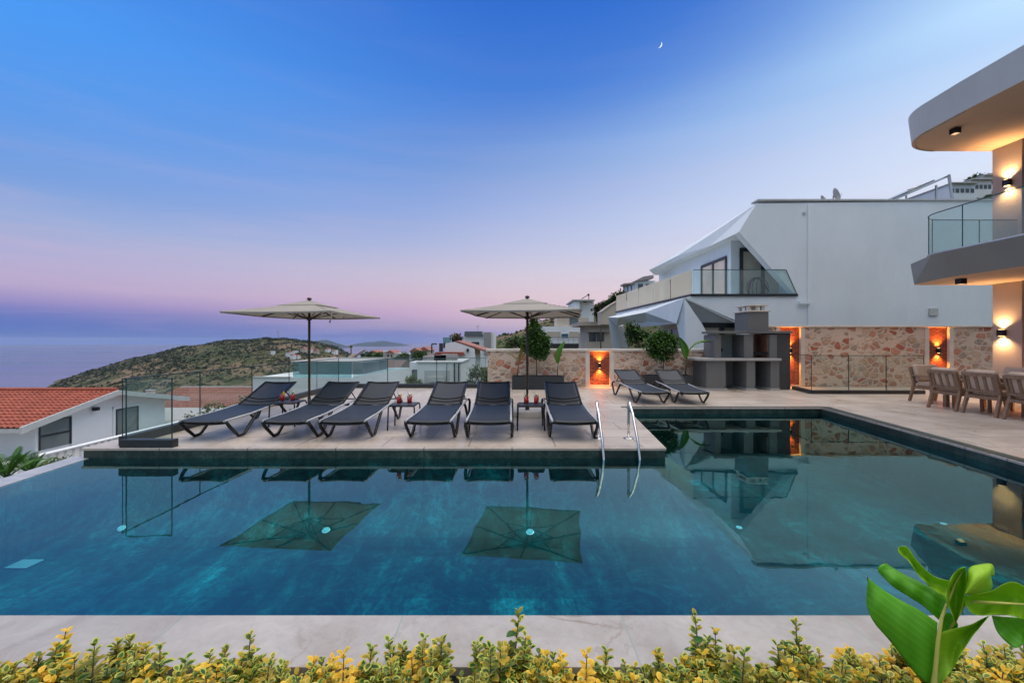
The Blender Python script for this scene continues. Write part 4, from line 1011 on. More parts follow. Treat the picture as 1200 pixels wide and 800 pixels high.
# roof shell: outer line A..T, soffit edge B..U
A, C_, E_, Tp = D(887, 238.5, NY), D(846, 264, 19.3), D(804, 289.5, 22.6), D(761, 316.5, 26.2)
Bq, V_, Wq, U_ = D(866, 272, NY), D(832, 288.5, 19.2), D(789, 307, 23.2), D(767, 322, 26.2)
M1, M2 = D(838, 277, 19.6) + Vector((-.30, 0, .02)), D(803, 299, 22.6) + Vector((-.42, 0, -.05))
fa = MB()
fac = [A, C_, E_, Tp, Bq, V_, Wq, U_, M1, M2]
fa.add(fac, [(0, 4, 5), (0, 5, 8), (0, 8, 1), (8, 9, 1), (1, 9, 2), (8, 5, 9), (5, 6, 9), (2, 9, 3), (9, 6, 3), (6, 7, 3)])
fa.build('faceted_fascia', M_HOUSE, h, solid=.02)
rt = MB(); rin = [Vector((12.0, NY + .36, 6.7)), Vector((12, 19.3, 6.7)), Vector((12, 22.6, 6.5)), Vector((12, 26.2, 6.3))]
rt.add([A, C_, E_, Tp] + rin, [(0, 1, 5, 4), (1, 2, 6, 5), (2, 3, 7, 6)]); rt.build('roof', M_HOUSE, h, solid=.02)
so = MB(); sin_ = [Vector((12.0, NY + .36, 5.62)), Vector((12, 19.3, 5.60)), Vector((12, 23.2, 5.52)), Vector((12, 26.2, 5.45))]
so.add([Bq + Vector((0, .36, 0)), V_, Wq, U_] + sin_, [(0, 4, 5, 1), (1, 5, 6, 2), (2, 6, 7, 3)]); so.build('soffit', M_HOUSE, h, solid=.02)
# recessed upper storey: side wall and front wall behind the balcony
sx = 9.05
MB().box(sx, sx + .3, 18.0, 26.8, 3.24, 5.75).build('upper_side_wall', M_HOUSE, h)
MB().box(sx + .301, 11.4, 18.0, 18.3, 3.24, 5.75).build('upper_front_wall', M_HOUSE, h)
def side_window(y0, y1, z0, z1, gm):
    w = MB().box(sx - .03, sx - .002, y0, y1, z0, z1).build('window', gm, h)
    f = MB()
    for y in (y0, (y0 + y1) / 2, y1): f.box(sx - .06, sx - .031, y - .06, y + .06, z0, z1)
    f.box(sx - .062, sx - .0315, y0, y1, z1 - .12, z1); f.box(sx - .062, sx - .0315, y0, y1, z0, z0 + .06); f.build('frame', M_FRAME, w)
side_window(18.35, 20.7, 3.26, 5.05, M_WIN_B)
side_window(22.0, 25.6, 3.26, 4.95, M_WIN)
fx0, fx1 = (868 - CX) / F * 18, (915 - CX) / F * 18
w = MB().box(fx0, fx1, 17.96, 17.998, 3.26, 5.30).build('window', M_WIN_B, h)
f = MB()
for x in (fx0, (893 - CX) / F * 18): f.box(x - .07, x + .07, 17.92, 17.959, 3.26, 5.30)
f.box(fx0, fx1, 17.921, 17.9585, 5.15, 5.31); f.build('frame', M_FRAME, w)
# balcony slab and glass
c0 = D(811, 346.5, NY); cf = D(722, 366.5, 26.2)
slab = [(c0.x, NY + .002), (11.0, NY + .002), (11.0, 26.5), (cf.x, 26.2)]
MB().prism(slab, 3.05, 3.23).build('balcony_floor', M_HOUSE, h)
MB().beam((c0.x, NY - .03, 3.205), ((934 - CX) / F * NY, NY - .03, 3.205), .06, .09).beam((c0.x - .02, NY - .02, 3.205), (cf.x - .02, 26.2, 3.205), .05, .09).build('balcony_trim', M_FRAME, h)
gp = MB(); gp.add([D(812, 345.5, NY - .03), D(934, 345.5, NY - .03), D(921, 316, NY - .03), D(812, 316, NY - .03)], [(0, 1, 2, 3)])
g1 = gp.build('front_glass', M_GLASS_B, h)
MB().beam(D(812, 316, NY - .03), D(921, 316, NY - .03), .02, .02).beam(D(921, 316, NY - .03), D(934.5, 346, NY - .03), .02, .02).build('glass_edge', M_GLASS_E, g1)
for k in range(5):
    a, b_ = k / 5 + .004, (k + 1) / 5 - .004
    p = Vector((c0.x, NY, 3.25)).lerp(Vector((cf.x, 26.2, 3.25)), a); q = Vector((c0.x, NY, 3.25)).lerp(Vector((cf.x, 26.2, 3.25)), b_)
    MB().add([p, q, q + Vector((0, 0, .93)), p + Vector((0, 0, .93))], [(0, 1, 2, 3)]).build('side_glass', M_GLASS_F, h)
# faceted band and leaning piers below the balcony
P0 = D(802, 349, NY - .02); Q0 = Vector((c0.x + .05, NY, 3.16))
T2 = D(712.5, 371.7, 26.2); B0_ = D(792.7, 379, 17.0); B1_ = D(752, 383, 21.6); B2_ = D(731, 380, 24.4); B3_ = D(723, 382.2, 25.9); T1 = D(757, 360.2, 20.6)
Ma = D(768, 366, 19.6) + Vector((-.45, 0, 0)); Mb_ = D(738, 372, 23.0) + Vector((-.6, 0, 0)); Bx = D(757, 376.5, 20.6)
bd = MB(); bd.add([P0, T1, T2, B0_, B1_, B2_, B3_, Ma, Mb_, Bx], [(0, 7, 3), (0, 1, 7), (7, 9, 3), (7, 1, 8), (7, 8, 9), (1, 2, 8), (8, 5, 9), (9, 5, 4), (9, 4, 3), (8, 2, 6), (8, 6, 5)])
bd.build('faceted_band', M_HOUSE, h, solid=.02)
MB().add([P0, B0_, B1_, B3_, T2, Vector((11, NY + .4, 3.04)), Vector((11, 26.2, 3.04))], [(0, 5, 6, 4)]).build('band_top', M_HOUSE, h, solid=.02)
pr = MB(); k = .0
pf = [D(802, 349, NY - .02), D(821, 377, NY - .02), D(840, 414, NY - .02), D(804.5, 414, NY - .02)]
pl = [D(792.7, 379, 17.1), D(800.5, 414, 17.1)]
pr.add(pf + pl, [(0, 3, 2, 1), (0, 4, 5, 3)]); pr.add([v + Vector((.3, .6, 0)) for v in pf], [(0, 1, 2, 3)]); pr.add([pf[1], pf[2], pf[2] + Vector((.3, .6, 0)), pf[1] + Vector((.3, .6, 0))], [(0, 1, 2, 3)])
pr.build('leaning_pier', M_HOUSE, h)
pf2 = [D(712.5, 371.7, 26.2), D(723, 382, 26.2), D(727.5, 412, 26.2), D(718, 412, 26.2)]
MB().extr(pf2, (.6, .5, 0)).build('leaning_pier', M_HOUSE, h)
MB().add([D(802, 349.4, NY + .01), D(862, 377.5, NY + .01), D(866, 378, NY + .8), D(821, 377.5, NY + .8)], [(0, 1, 2, 3)]).build('front_facet', M_HOUSE, h, solid=.02)
gx0, gx1 = (818 - CX) / F * 17.4, 11.2
w = MB().box(gx0, gx1, 17.4, 17.45, -2, 2.22).build('window', M_WIN_B, h)
MB().box(gx0 - .1, gx1, 17.3, 17.398, 2.0, 2.24).box((845 - CX) / F * 17.36 - .07, (845 - CX) / F * 17.36 + .12, 17.32, 17.397, -2, 2.0).build('frame', M_FRAME, w)
MB().box(8.9, 9.2, 18.2, 26.5, -3, 3.04).build('ground_side_wall', M_BEIGE, h)
w = MB().box(8.86, 8.899, 18.6, 26.2, .2, 2.1).build('window', M_WIN, h)
f = MB()
for y in (18.6, 20.4, 22.3, 24.2, 26.1): f.box(8.82, 8.859, y - .05, y + .05, .2, 2.1)
f.build('frame', M_FRAME, w)
bush('garden_shrub', 'leafy shrub in the shade under the faceted house balcony', 'shrub', (D(744, 0, 19).x, 19), -.5, [lobe(743, 393, 9, 13, 19), lobe(750, 398, 8, 11, 19), lobe(738, 384, 5, 6, 19)], 900, .13, [M_LEAF, M_LEAF_D])
# things on that house
t = T('wicker_egg_chair', 'dark woven egg chair behind the balcony glass of the faceted house', 'egg chair', D(889, 346, 17.3))
e = MB(); c = D(888, 337, 17.3)
for k in range(7):
    a = k / 7 * PI; e.tube([(c.x + .42 * math.cos(a) * math.sin(q), c.y + .25 * math.sin(a) * math.sin(q), c.z + .42 * math.cos(q)) for q in [i * PI / 10 for i in range(11)]], .014, 5)
e.build('woven_shell', M_BLACK, t)
MB().tube([D(876, 346, 17.4), D(880, 330, 17.4), D(886, 326, 17.35), D(894, 329, 17.3), D(901, 342, 17.3)], .025, 6).build('stand', M_BLACK, t)
MB().lathe([(.32, 0), (.34, .04), (.1, .06)], D(889, 346.3, 17.3), 14).build('base', M_BLACK, t)
t = T('solar_water_heater', 'tilted solar water heater on the roof of the faceted house', 'solar heater', D(1075, 236, 19))
sp = [D(1035, 236.5, 19), D(1060, 236.5, 19), D(1105, 213, 19), D(1098, 211.5, 19)]
p0, p1 = D(1040, 236, 19), D(1102, 209.5, 19)
pn = MB(); pn.beam(p0 + Vector((.0, .7, 0)), p1 + Vector((-.1, .7, 0)), 1.1, .05, (0, 0, 1)); pn.build('collector_panel', simple('solar_collector', (.05, .06, .08), .15, .2), t)
MB().beam(p0 + Vector((0, -.08, -.05)), p1 + Vector((.2, -.08, .06)), .06, .08).beam(D(1097, 217, 19), D(1097, 240, 19), .06, .06).beam(D(1112, 206, 19.2), D(1117, 240, 19.2), .08, .08).beam(D(1062, 229, 19), D(1062, 240, 19), .05, .05).build('support_frame', M_GALV, t)
MB().tube([D(1112, 206, 18.8), D(1112, 206, 19.6)], .06, 10).build('water_tank', M_GALV, t)
MB().tube([D(1064, 226, 18.5) + Vector((0, 0, .10)), D(1080, 219.5, 18.5) + Vector((0, 0, .08))], .05, 8).build('pipe_wrap', M_GALV, t)
def dish(label, px, py, y, r, tilt, rz):
    c = D(px, py, y); t = T('satellite_dish', label, 'satellite dish', (c.x, c.y, 6.6), 'satellite dishes on the white roof')
    m = Matrix.Translation(c) @ Matrix.Rotation(rz, 4, 'Z') @ Matrix.Rotation(tilt, 4, 'X')
    mb = MB(); mb.grid(lambda u, v: m @ Vector((r * (v + .001) * math.cos(2 * PI * u), r * (v + .001) * math.sin(2 * PI * u), .35 * r * v * v)), 20, 5); mb.build('reflector', M_GREYB, t, solid=.01)
    MB().tube([(c.x, c.y + .1, 6.55), (c.x, c.y + .05, c.z)], .03, 6).build('mast', M_GALV, t)
    MB().tube([m @ Vector((0, -r, .35 * r)), m @ Vector((0, 0, r * 1.0))], .012, 5).build('feed_arm', M_GALV, t)
dish('larger grey satellite dish standing on edge on the white roof', 977.5, 229, 18.2, .28, 1.2, 1.2)
dish('smaller grey satellite dish left of the larger one on the white roof', 963, 233.5, 18.2, .15, 1.1, 1.25)

# ================================================================== HOUSE BELOW AT THE LEFT
h = T('tiled_house', 'white house with red clay tiled gable roof below the infinity pool', 'house', (-22, 20, -6))
gx = -20.1
eY0, eY1 = 17.6, 26.0; aY = 21.6; zE, zA = -1.98, -1.02
MB().extr([(gx, 18.3, -7), (gx, 25.2, -7), (gx, 25.2, zE + .16), (gx, aY, zA - .12), (gx, 18.3, zE + .10)], (-11, 0, 0)).build('wall', M_WHITE, h)
def tiles(y0, y1, z0, z1, x0, x1, rows, name='roof', m=M_ROOF, thick=.06):
    mb = MB(); nx = int(abs(x1 - x0) / .045)
    dy, dz = (y1 - y0) / rows, (z1 - z0) / rows
    for r_ in range(rows):
        ya, yb = y0 + dy * r_, y0 + dy * (r_ + 1) + dy * .06; za, zb = z0 + dz * r_ + thick, z0 + dz * (r_ + 1) + .006
        vs = []
        for i in range(nx + 1):
            x = x0 + (x1 - x0) * i / nx; q = .030 * math.sin(2 * PI * x / .24 + (r_ % 2) * .0)
            vs += [(x, ya, za - .03 + q - .02), (x, ya, za + q), (x, yb, zb + q)]
        mb.add(vs, [(3 * i, 3 * i + 3, 3 * i + 4, 3 * i + 1) for i in range(nx)] + [(3 * i + 1, 3 * i + 4, 3 * i + 5, 3 * i + 2) for i in range(nx)], 0, False)
    return mb.build(name, m, h)
rf = tiles(eY0 - .25, aY, zE - .03, zA + .03, gx + .55, gx - 13, 13)
MB().extr([(gx + .5, eY0 - .25, zE - .22), (gx + .5, aY, zA - .14), (gx + .5, aY, zA - .01), (gx + .5, eY0 - .25, zE - .06)], (-13, 0, 0)).build('roof_deck', M_FASC, rf)
rb = MB().extr([(gx + .5, aY + .01, zA - .14), (gx + .5, eY1 + .3, zE - .10), (gx + .5, eY1 + .3, zE + .05), (gx + .5, aY + .01, zA + .02)], (-13, 0, 0)).build('roof', M_ROOF, h)
MB().tube([(gx + .5, aY, zA + .09), (gx - 13, aY, zA + .09)], .10, 8).build('ridge_tiles', M_ROOF, rf)
MB().extr([(gx + .62, eY0 - .33, zE - .26), (gx + .62, aY, zA - .17), (gx + .62, eY1 + .3, zE - .16), (gx + .62, eY1 + .3, zE + .09), (gx + .62, aY, zA + .06), (gx + .62, eY0 - .33, zE + .02)], (-.09, 0, 0)).build('rake_board', M_FASC, h)
for y0, y1, z0, z1 in ((18.5, 19.75, -3.18, -2.0), (22.1, 23.3, -4.6, -2.05)):
    w = MB().box(gx + .0, gx + .03, y0, y1, z0, z1).build('window', M_WIN_G, h)
    MB().box(gx + .002, gx + .07, y0 - .06, y0, z0, z1).box(gx + .002, gx + .07, y1, y1 + .06, z0, z1).box(gx + .002, gx + .071, y0 - .06, y1 + .06, z1, z1 + .06).box(gx + .031, gx + .06, y0, y1, (z0 + z1) / 2 - .05, (z0 + z1) / 2 + .03).build('frame', M_FRAME, w)
    MB().box(gx + .001, gx + .04, y0 - .2, y0 - .065, z0 - .1, z1 + .2).box(gx + .001, gx + .04, y1 + .065, y1 + .2, z0 - .1, z1 + .2).box(gx + .001, gx + .041, y0 - .2, y1 + .2, z1 + .065, z1 + .2).build('surround', M_WHITE, w)
t = T('outdoor_lamp', 'small dark square lamp on the white gable wall of the tiled house', 'wall lamp', (gx, 20.9, -1.75))
MB().box(gx + .02, gx + .22, 20.8, 21.0, -1.86, -1.70).build('lamp_body', M_BLACK, t); MB().box(gx - .01, gx + .021, 20.84, 20.96, -1.83, -1.73).build('bracket', M_BLACK, t)
t = T('roof_box', 'small white chimney block beyond the gable of the tiled house', 'chimney', (-21.1, 25.4, -1.9))
MB().box(-21.28, -20.98, 25.3, 25.6, -2.0, -1.42).build('shaft', M_WHITE, t); MB().box(-21.32, -20.94, 25.26, 25.64, -1.419, -1.37).build('cap', M_FASC, t)
# balustrade
bx = -16.5
t = T('balustrade', 'white balustrade with turned balusters in front of the tiled house', 'balustrade', (bx, 16, -3.2))
MB().box(bx - .12, bx + .12, 13.6, 27.2, -2.56, -2.49).build('rail', M_WHITE, t, bevel=.02); MB().box(bx - .14, bx + .14, 13.6, 27.2, -3.42, -3.22).build('base', M_WHITE, t)
for k in range(46):
    y = 13.75 + k * .29
    MB().lathe([(.05, 0), (.05, .06), (.035, .1), (.075, .22), (.05, .40), (.03, .5), (.05, .56), (.05, .662)], (bx, y, -3.22), 8).build('baluster', M_WHITE, t)
MB().box(-30, bx + .5, 13.4, 40, -3.8, -3.43).build('neighbour_terrace', M_CONC2)
tag(bpy.data.objects['neighbour_terrace'], kind='structure')
# faded second roof behind
h = T('low_house', 'house with a broad faded red roof seen through the glass fence', 'house', (-22, 34, -6))
tiles(31.2, 36.0, -3.75, -2.35, -13.0, -27.5, 15, 'roof', M_ROOF2, .08)
MB().box(-26.9, -13.6, 31.7, 40, -8, -3.72).build('wall', M_WHITE, h)
MB().box(-27.5, -13.0, 36.01, 36.3, -2.5, -2.28).build('ridge_cap', M_FASC, h)

# climbing shrubs by the balustrade
bush('garden_shrub', 'green shrub with red flowers behind the white balustrade', 'shrub', (-18.2, 27.5), -4.5, [(-18.6, 27.5, -3.3, 1.6, .8, .8), (-17.0, 28, -2.9, .9, .7, .8), (-19.6, 27, -3.7, 1.2, .8, .6)], 1100, .2, [M_LEAF, M_LEAF_D, M_LEAF_Y])
0 and bush('garden_shrub', 'low shrub growing through the near end of the balustrade', 'shrub', (-15.9, 15.4), -4.3, [(-15.9, 15.2, -3.3, .5, .9, .55), (-15.8, 16.8, -3.2, .4, .8, .45)], 900, .13, [M_LEAF, M_LEAF_Y, M_LEAF_D])
bush('garden_shrub', 'low shrub half way along the white balustrade', 'shrub', (-16.1, 18.9), -4.3, [(-16.05, 18.9, -3.0, .4, 1.3, .45)], 600, .12, [M_LEAF, M_LEAF_Y])

# ================================================================== MIDDLE DISTANCE
def wins(h, rects, gm=M_WIN, fm=M_FRAME):
    for (x0, x1, y, z0, z1) in rects:
        w = MB().box(x0, x1, y - .03, y - .002, z0, z1).build('window', gm, h)
        MB().box(x0 - .05, x0, y - .05, y - .001, z0, z1).box(x1, x1 + .05, y - .05, y - .001, z0, z1).box(x0 - .05, x1 + .05, y - .051, y - .001, z1, z1 + .05).build('frame', fm, w)
h = T('terrace_house', 'white house with a teal glass roof terrace behind the deck fence', 'house', (-10, 24, -6))
zt = -.38
MB().prism([(-13.1, 22.0), (-8.1, 22.0), (-7.1, 30.5), (-13.1, 30.5)], -7, zt).build('wall', M_WHITE, h)
MB().box(-13.1, -11.2, 21.95, 22.2, zt + .002, zt + .05).build('parapet_cap', M_FASC, h)
pan = MB()
MB().add([(-11.1, 22.05, zt), (-8.12, 22.05, zt), (-8.12, 22.05, .40), (-11.1, 22.05, .40)], [(0, 1, 2, 3)]).build('glass_panel', M_GLASS_T, h)
MB().add([(-8.08, 22.1, zt), (-7.15, 30.4, zt), (-7.15, 30.4, .40), (-8.08, 22.1, .40)], [(0, 1, 2, 3)]).build('glass_panel', M_GLASS_R, h)
MB().beam((-11.1, 22.05, .41), (-8.1, 22.05, .41), .04, .03).beam((-8.1, 22.05, .41), (-7.14, 30.4, .41), .04, .03).build('top_rail', M_DARK, h)
MB().box(-12.0, -8.4, 24.5, 29.5, zt, .25).build('stair_house', M_GREYB, h); MB().box(-12.3, -8.2, 24.2, 29.8, .252, .36).build('flat_roof', M_CONC2, h)
# thatched beach shelter on that roof line
gz = D(412, 424, 46)
t = T('thatched_shelter', 'thatched shelter with a pole, peeking over the roof terrace', 'shelter', (gz.x, gz.y, -1.2))
MB().lathe([(1.7, .0), (1.15, .45), (.5, 1.0), (.12, 1.35), (.02, 1.4)], (gz.x + .1, gz.y, -1.2), 9, smooth=False).build('thatch', M_THATCH, t)
MB().beam((gz.x - .6, gz.y - .3, -.75), (gz.x + 1.5, gz.y - .2, .55), .5, .12).build('loose_thatch', M_THATCH, t)
MB().tube([(gz.x - .05, gz.y, -3), (gz.x - .05, gz.y, .75)], .07, 8).lathe([(.001, 0), (.16, .1), (.16, .25), (.001, .35)], (gz.x - .05, gz.y, .75), 8).build('pole', M_BARK, t)
h = T('low_house', 'low house with a short red roof beside the thatched shelter', 'house', (gz.x + 3, 50, -5))
MB().box(gz.x - 4, gz.x + 5.5, 48, 56, -8, -1.75).build('wall', M_BEIGE, h); MB().extr([(gz.x + 1.2, 47.6, -1.75), (gz.x + 1.2, 52, -.75), (gz.x + 1.2, 56.4, -1.75)], (3.2, 0, 0)).build('roof', M_ROOF2, h)
# white utility block
h = T('white_block', 'plain white flat roofed block with dark downpipes behind the deck', 'building', (-3, 24, -5))
q0, q1 = D(489, 425, 24), D(540, 425, 24)
MB().box(q0.x, q1.x, 24, 29, -6, q0.z).build('wall', M_WHITE, h)
MB().box(q0.x - .06, q1.x + .06, 23.94, 29.1, q0.z + .002, q0.z + .06).build('parapet_cap', M_FASC, h)
dp = MB()
for px in (532.5, 537.5): x = D(px, 0, 23.93).x; dp.box(x - .035, x + .035, 23.9, 23.97, -6, q0.z)
dp.tube([D(523.5, 425, 23.95), D(523.5, 458, 23.95)], .02, 6); dp.build('downpipe', M_DARK, h)
ac = D(511, 444.5, 23.8); MB().box(ac.x - .45, ac.x + .45, 23.75, 23.998, ac.z - .14, ac.z + .14).build('air_conditioner', M_FASC, h)
w_ = D(508, 438, 23.97); MB().box(w_.x - .5, w_.x + .9, 23.96, 23.999, w_.z - .5, w_.z + .2).build('recessed_panel', M_FASC, h)
for k, (px, ww) in enumerate(((508, 1.1), (517, .7), (527, .9))):
    c = D(px, 424, 26); MB().box(c.x - ww / 2, c.x + ww / 2, 25.6, 26.2, q0.z + .01, q0.z + .32 + .05 * k).build('roof_unit', (M_GREYB, M_DARK, M_GREYB)[k], h)
x0_, x1_ = D(481, 0, 26.5).x, D(495, 0, 26.5).x
MB().box(x0_, x1_, 26.3, 28, -6, D(0, 424, 26.5).z).build('side_wing', M_WHITE, h)
wins(h, [(D(484, 0, 26.3).x, D(494, 0, 26.3).x, 26.3, D(0, 445, 26.3).z, D(0, 434, 26.3).z)], M_WIN_G)
h = T('gabled_house', 'white gabled house with a red tile strip behind the white block', 'house', (-4, 38, -5))
def pz(py, y): return H - (py - CY) / F * y
Yh = 36.0; f3 = lambda px, py: D(px, py, Yh)
MB().extr([f3(505, 470), f3(557, 470), f3(557, 417), f3(556, 408.5), f3(533, 400.5), f3(522, 402), f3(521, 416), f3(505, 418)], (0, 6, 0)).build('wall', M_WHITE, h)
MB().extr([f3(509, 415.6), f3(545, 415.6), f3(543.5, 412.3), f3(512, 412.3)], (0, -.5, 0)).build('roof', M_ROOF, h)
MB().extr([f3(533, 400.6), f3(568, 412), f3(568, 409.8), f3(535, 399.0)], (0, 7, 0)).build('roof', M_ROOF2, h)
MB().box(f3(547, 0).x, f3(549.5, 0).x, 35.8, 35.99, f3(0, 412).z, f3(0, 408.5).z).build('wall_lamp', M_BLACK, h)
MB().beam(f3(506, 414), f3(506, 403), .10, .10).beam(f3(517, 412), f3(517, 402), .3, .2).beam(f3(506, 403), f3(512, 402.8), .1, .1).build('roof_frame', M_DARK, h)
bush('rooftop_plant', 'dark clipped plant standing on the roof of the gabled house', 'plant', (D(534, 0, 44).x, 44), D(534, 400, 44).z - .8, [lobe(534, 396, 5.5, 2.6, 44)], 500, .25, [M_LEAF_D, M_THATCH])
t = T('water_tank', 'small grey green rooftop water tank left of the clipped plant', 'water tank', D(523.5, 400, 43))
c = D(523.5, 397, 43); MB().box(c.x - .32, c.x + .32, 42.7, 43.3, c.z - .4, c.z + .15).build('tank', simple('tank_green', (.12, .22, .25), .5), t); MB().box(c.x - .3, c.x + .3, 42.75, 43.25, c.z - .9, c.z - .401).build('stand', M_DARK, t)
h = T('grey_roof_house', 'white house with a dark grey sloping roof on the slope', 'house', (D(562, 0, 52).x, 52, -4))
f3 = lambda px, py, y=52.0: D(px, py, y)
MB().extr([f3(543.5, 430), f3(578.5, 430), f3(578.5, 389.5), f3(545, 389.5), f3(543.5, 393)], (0, 8, 0)).build('wall', M_WHITE, h)
MB().extr([f3(544, 393.6, 51.7), f3(566, 393.8, 51.7), f3(564.5, 388.2, 51.7), f3(544.5, 388.2, 51.7)], (0, 7, 0)).build('roof', simple('slate_grey_roof', (.10, .12, .14), .6), h)
MB().box(f3(567.2, 0).x, f3(575.5, 0).x, 51.75, 51.99, f3(0, 415).z, f3(0, 389.2).z).build('grey_panel', M_GREYB, h)
wins(h, [(f3(553, 0).x, f3(561, 0).x, 52, f3(0, 404).z, f3(0, 401).z)])
# house group on the hill right of the parasol
h = T('hill_house', 'stepped white house with a tower on the hill right of the parasol', 'house', (D(668, 0, 60).x, 62, -2))
f3 = lambda px, py, y=60.0: D(px, py, y)
MB().extr([f3(679.5, 400, 63), f3(696, 400, 63), f3(696, 351.5, 63), f3(679.5, 353, 63)], (0, 6, 0)).build('tower', M_WHITE, h)
MB().extr([f3(671.5, 400, 62), f3(679.4, 400, 62), f3(679.4, 353, 62), f3(672.5, 353.5, 62)], (0, 6, 0)).build('tower', M_HOUSE, h)
MB().box(f3(671, 0, 61.8).x, f3(697, 0, 61.8).x, 61.7, 69.3, f3(0, 352.3, 61.8).z, f3(0, 350.8, 61.8).z).build('tower_cap', M_FASC, h)
wins(h, [(f3(684, 0, 63).x, f3(687, 0, 63).x, 63, f3(0, 354.4, 63).z, f3(0, 352.6, 63).z), (f3(692.5, 0, 63).x, f3(694, 0, 63).x, 63, f3(0, 364.5, 63).z, f3(0, 362, 63).z)])
MB().box(f3(634, 0).x, f3(689, 0).x, 60, 66, f3(0, 425).z, f3(0, 382.5).z).build('lower_wing', M_WHITE, h)
MB().box(f3(653, 0, 60.5).x, f3(690, 0, 60.5).x, 60.6, 65, f3(0, 382.4).z, f3(0, 372).z).build('upper_wing', M_BEIGE, h)
wins(h, [(f3(641, 0).x, f3(657, 0).x, 60, f3(0, 396).z, f3(0, 388.7).z), (f3(667, 0).x, f3(678.5, 0).x, 60, f3(0, 396).z, f3(0, 388.7).z)], M_BEIGE, M_WHITE)
wins(h, [(f3(658, 0).x, f3(666, 0).x, 60, f3(0, 396).z, f3(0, 391).z)], M_GLASS_R, M_WHITE)
wins(h, [(f3(668, 0, 60.6).x, f3(677, 0, 60.6).x, 60.6, f3(0, 380.5, 60.6).z, f3(0, 373, 60.6).z)], M_WIN_G)
rl = MB()
for px in (636, 642, 648, 654, 660, 666, 672, 678, 684, 690): rl.beam(f3(px, 402, 58), f3(px, 394.5, 58), .05, .05)
for y in (394.5, 398): rl.beam(f3(634, y, 58), f3(708, y, 58), .06, .06)
rl.build('terrace_railing', M_GALV, h)
MB().box(f3(634, 0, 58).x, f3(709, 0, 58).x, 58, 59.9, -6, f3(0, 402.5, 58).z).build('terrace_wall', M_DARK, h)
an = MB()
for px, a_, b_ in ((653, 372, 366), (658, 372, 367), (662, 372, 364), (664, 372, 366)): an.beam(f3(px, a_, 61), f3(px, b_, 61), .12, .12)
an.build('chimney', M_DARK, h)
t = T('solar_water_heater', 'tiny solar water heater on the tower roof of the hill house', 'solar heater', f3(687, 351, 64))
MB().beam(f3(682, 349.8, 64), f3(690, 345.2, 64), .9, .1).beam(f3(690, 350.9, 64), f3(690, 346, 64), .1, .1).build('collector_panel', M_DARK, t); MB().tube([f3(689.6, 345.4, 63.6), f3(689.6, 345.4, 64.8)], .18, 8).build('water_tank', M_BARK, t)
h = T('hill_villa', 'beige flat roofed villa with a dark terrace, left of the faceted house', 'house', (D(700, 0, 48).x, 48, -2))
f3 = lambda px, py, y=48.0: D(px, py, y)
MB().box(f3(688, 0).x, f3(722, 0).x, 48, 54, f3(0, 420).z, f3(0, 389).z).build('wall', M_BEIGE, h)
MB().box(f3(679, 0, 47).x, f3(718, 0, 47).x, 47, 53, f3(0, 381.5, 47).z, f3(0, 377, 47).z).build('flat_roof', M_COLUMN, h)
MB().box(f3(689, 0, 47.5).x, f3(716, 0, 47.5).x, 47.5, 53, f3(0, 388.9, 47.5).z, f3(0, 382, 47.5).z).build('upper_wall', M_COLUMN, h)
wins(h, [(f3(691, 0).x, f3(698, 0).x, 48, f3(0, 400).z, f3(0, 390.5).z), (f3(700, 0).x, f3(707, 0).x, 48, f3(0, 400).z, f3(0, 390.5).z)])
wins(h, [(f3(708.5, 0, 47.5).x, f3(712, 0, 47.5).x, 47.5, f3(0, 380, 47.5).z + .0, f3(0, 376.5, 47.5).z)])
t = T('garden_wall', 'tall beige retaining wall below the hillside trees', 'retaining wall', D(712, 380, 42))
MB().extr([D(705, 380, 42), D(726, 380, 42), D(726, 352, 42), D(716, 358, 42), D(705, 366, 42)], (0, 2, 0)).build('rendered_face', M_BEIGE, t)
MB().extr([D(705, 366, 41.9), D(716, 358, 41.9), D(726, 352, 41.9), D(726, 350.9, 41.9), D(716, 356.8, 41.9), D(705, 364.8, 41.9)], (0, 2.2, 0)).build('coping', M_COLUMN, t)
bush('hill_tree', 'bushy tree above the beige retaining wall', 'tree', (D(722, 0, 46).x, 46), 2.0, [lobe(724, 350, 7, 6, 46), lobe(716, 355, 6, 5, 46), lobe(731, 347, 5, 4, 46), lobe(721, 361, 4, 6, 46)], 1500, .26, [M_LEAF_O, M_LEAF, M_LEAF_D], .08)
bush('hill_tree', 'dark shrubby tree left of the beige retaining wall', 'tree', (D(704, 0, 46).x, 46), .5, [lobe(702, 366, 4.5, 9, 46), lobe(706, 360, 4, 4, 46)], 800, .24, [M_LEAF_D, M_LEAF_O], .07)
bush('hill_tree', 'rounded olive tree behind the left end of the low stone wall', 'tree', (D(608, 0, 40).x, 40), -1.5, [lobe(607, 400, 8, 5, 40), lobe(598, 403, 6, 4, 40), lobe(617, 398, 5, 5, 40)], 900, .22, [M_LEAF_O, M_LEAF], .07)
bush('garden_shrub', 'green shrub below the deck beside the white block', 'shrub', (D(560, 0, 22).x, 22), -3.5, [lobe(557, 437, 7, 8, 22), lobe(566, 444, 6, 9, 22), lobe(553, 449, 6, 6, 22)], 900, .13, [M_LEAF, M_LEAF_D, M_LEAF_Y])
for nm, px, y0, y1, Y in (('gabled_house', 529, 401, 392, 37.5), ('grey_roof_house', 560, 389, 381, 54), ('terrace_house', 452, 418, 411, 27), ('white_block', 500, 424, 417, 27)):
    p, q = D(px, y0, Y), D(px, y1, Y); r_ = bpy.data.objects[nm]; w5 = (p.z - q.z) * .3
    MB().beam(p - Vector((0, 0, .3)), q, .04, .04).beam(q + Vector((w5, 0, -.06)), q - Vector((w5, 0, .06)), .03, .03).beam(q + Vector((w5 * .7, 0, -.2)), q - Vector((w5 * .7, 0, .2)), .03, .03).build('aerial', M_GALV, r_)
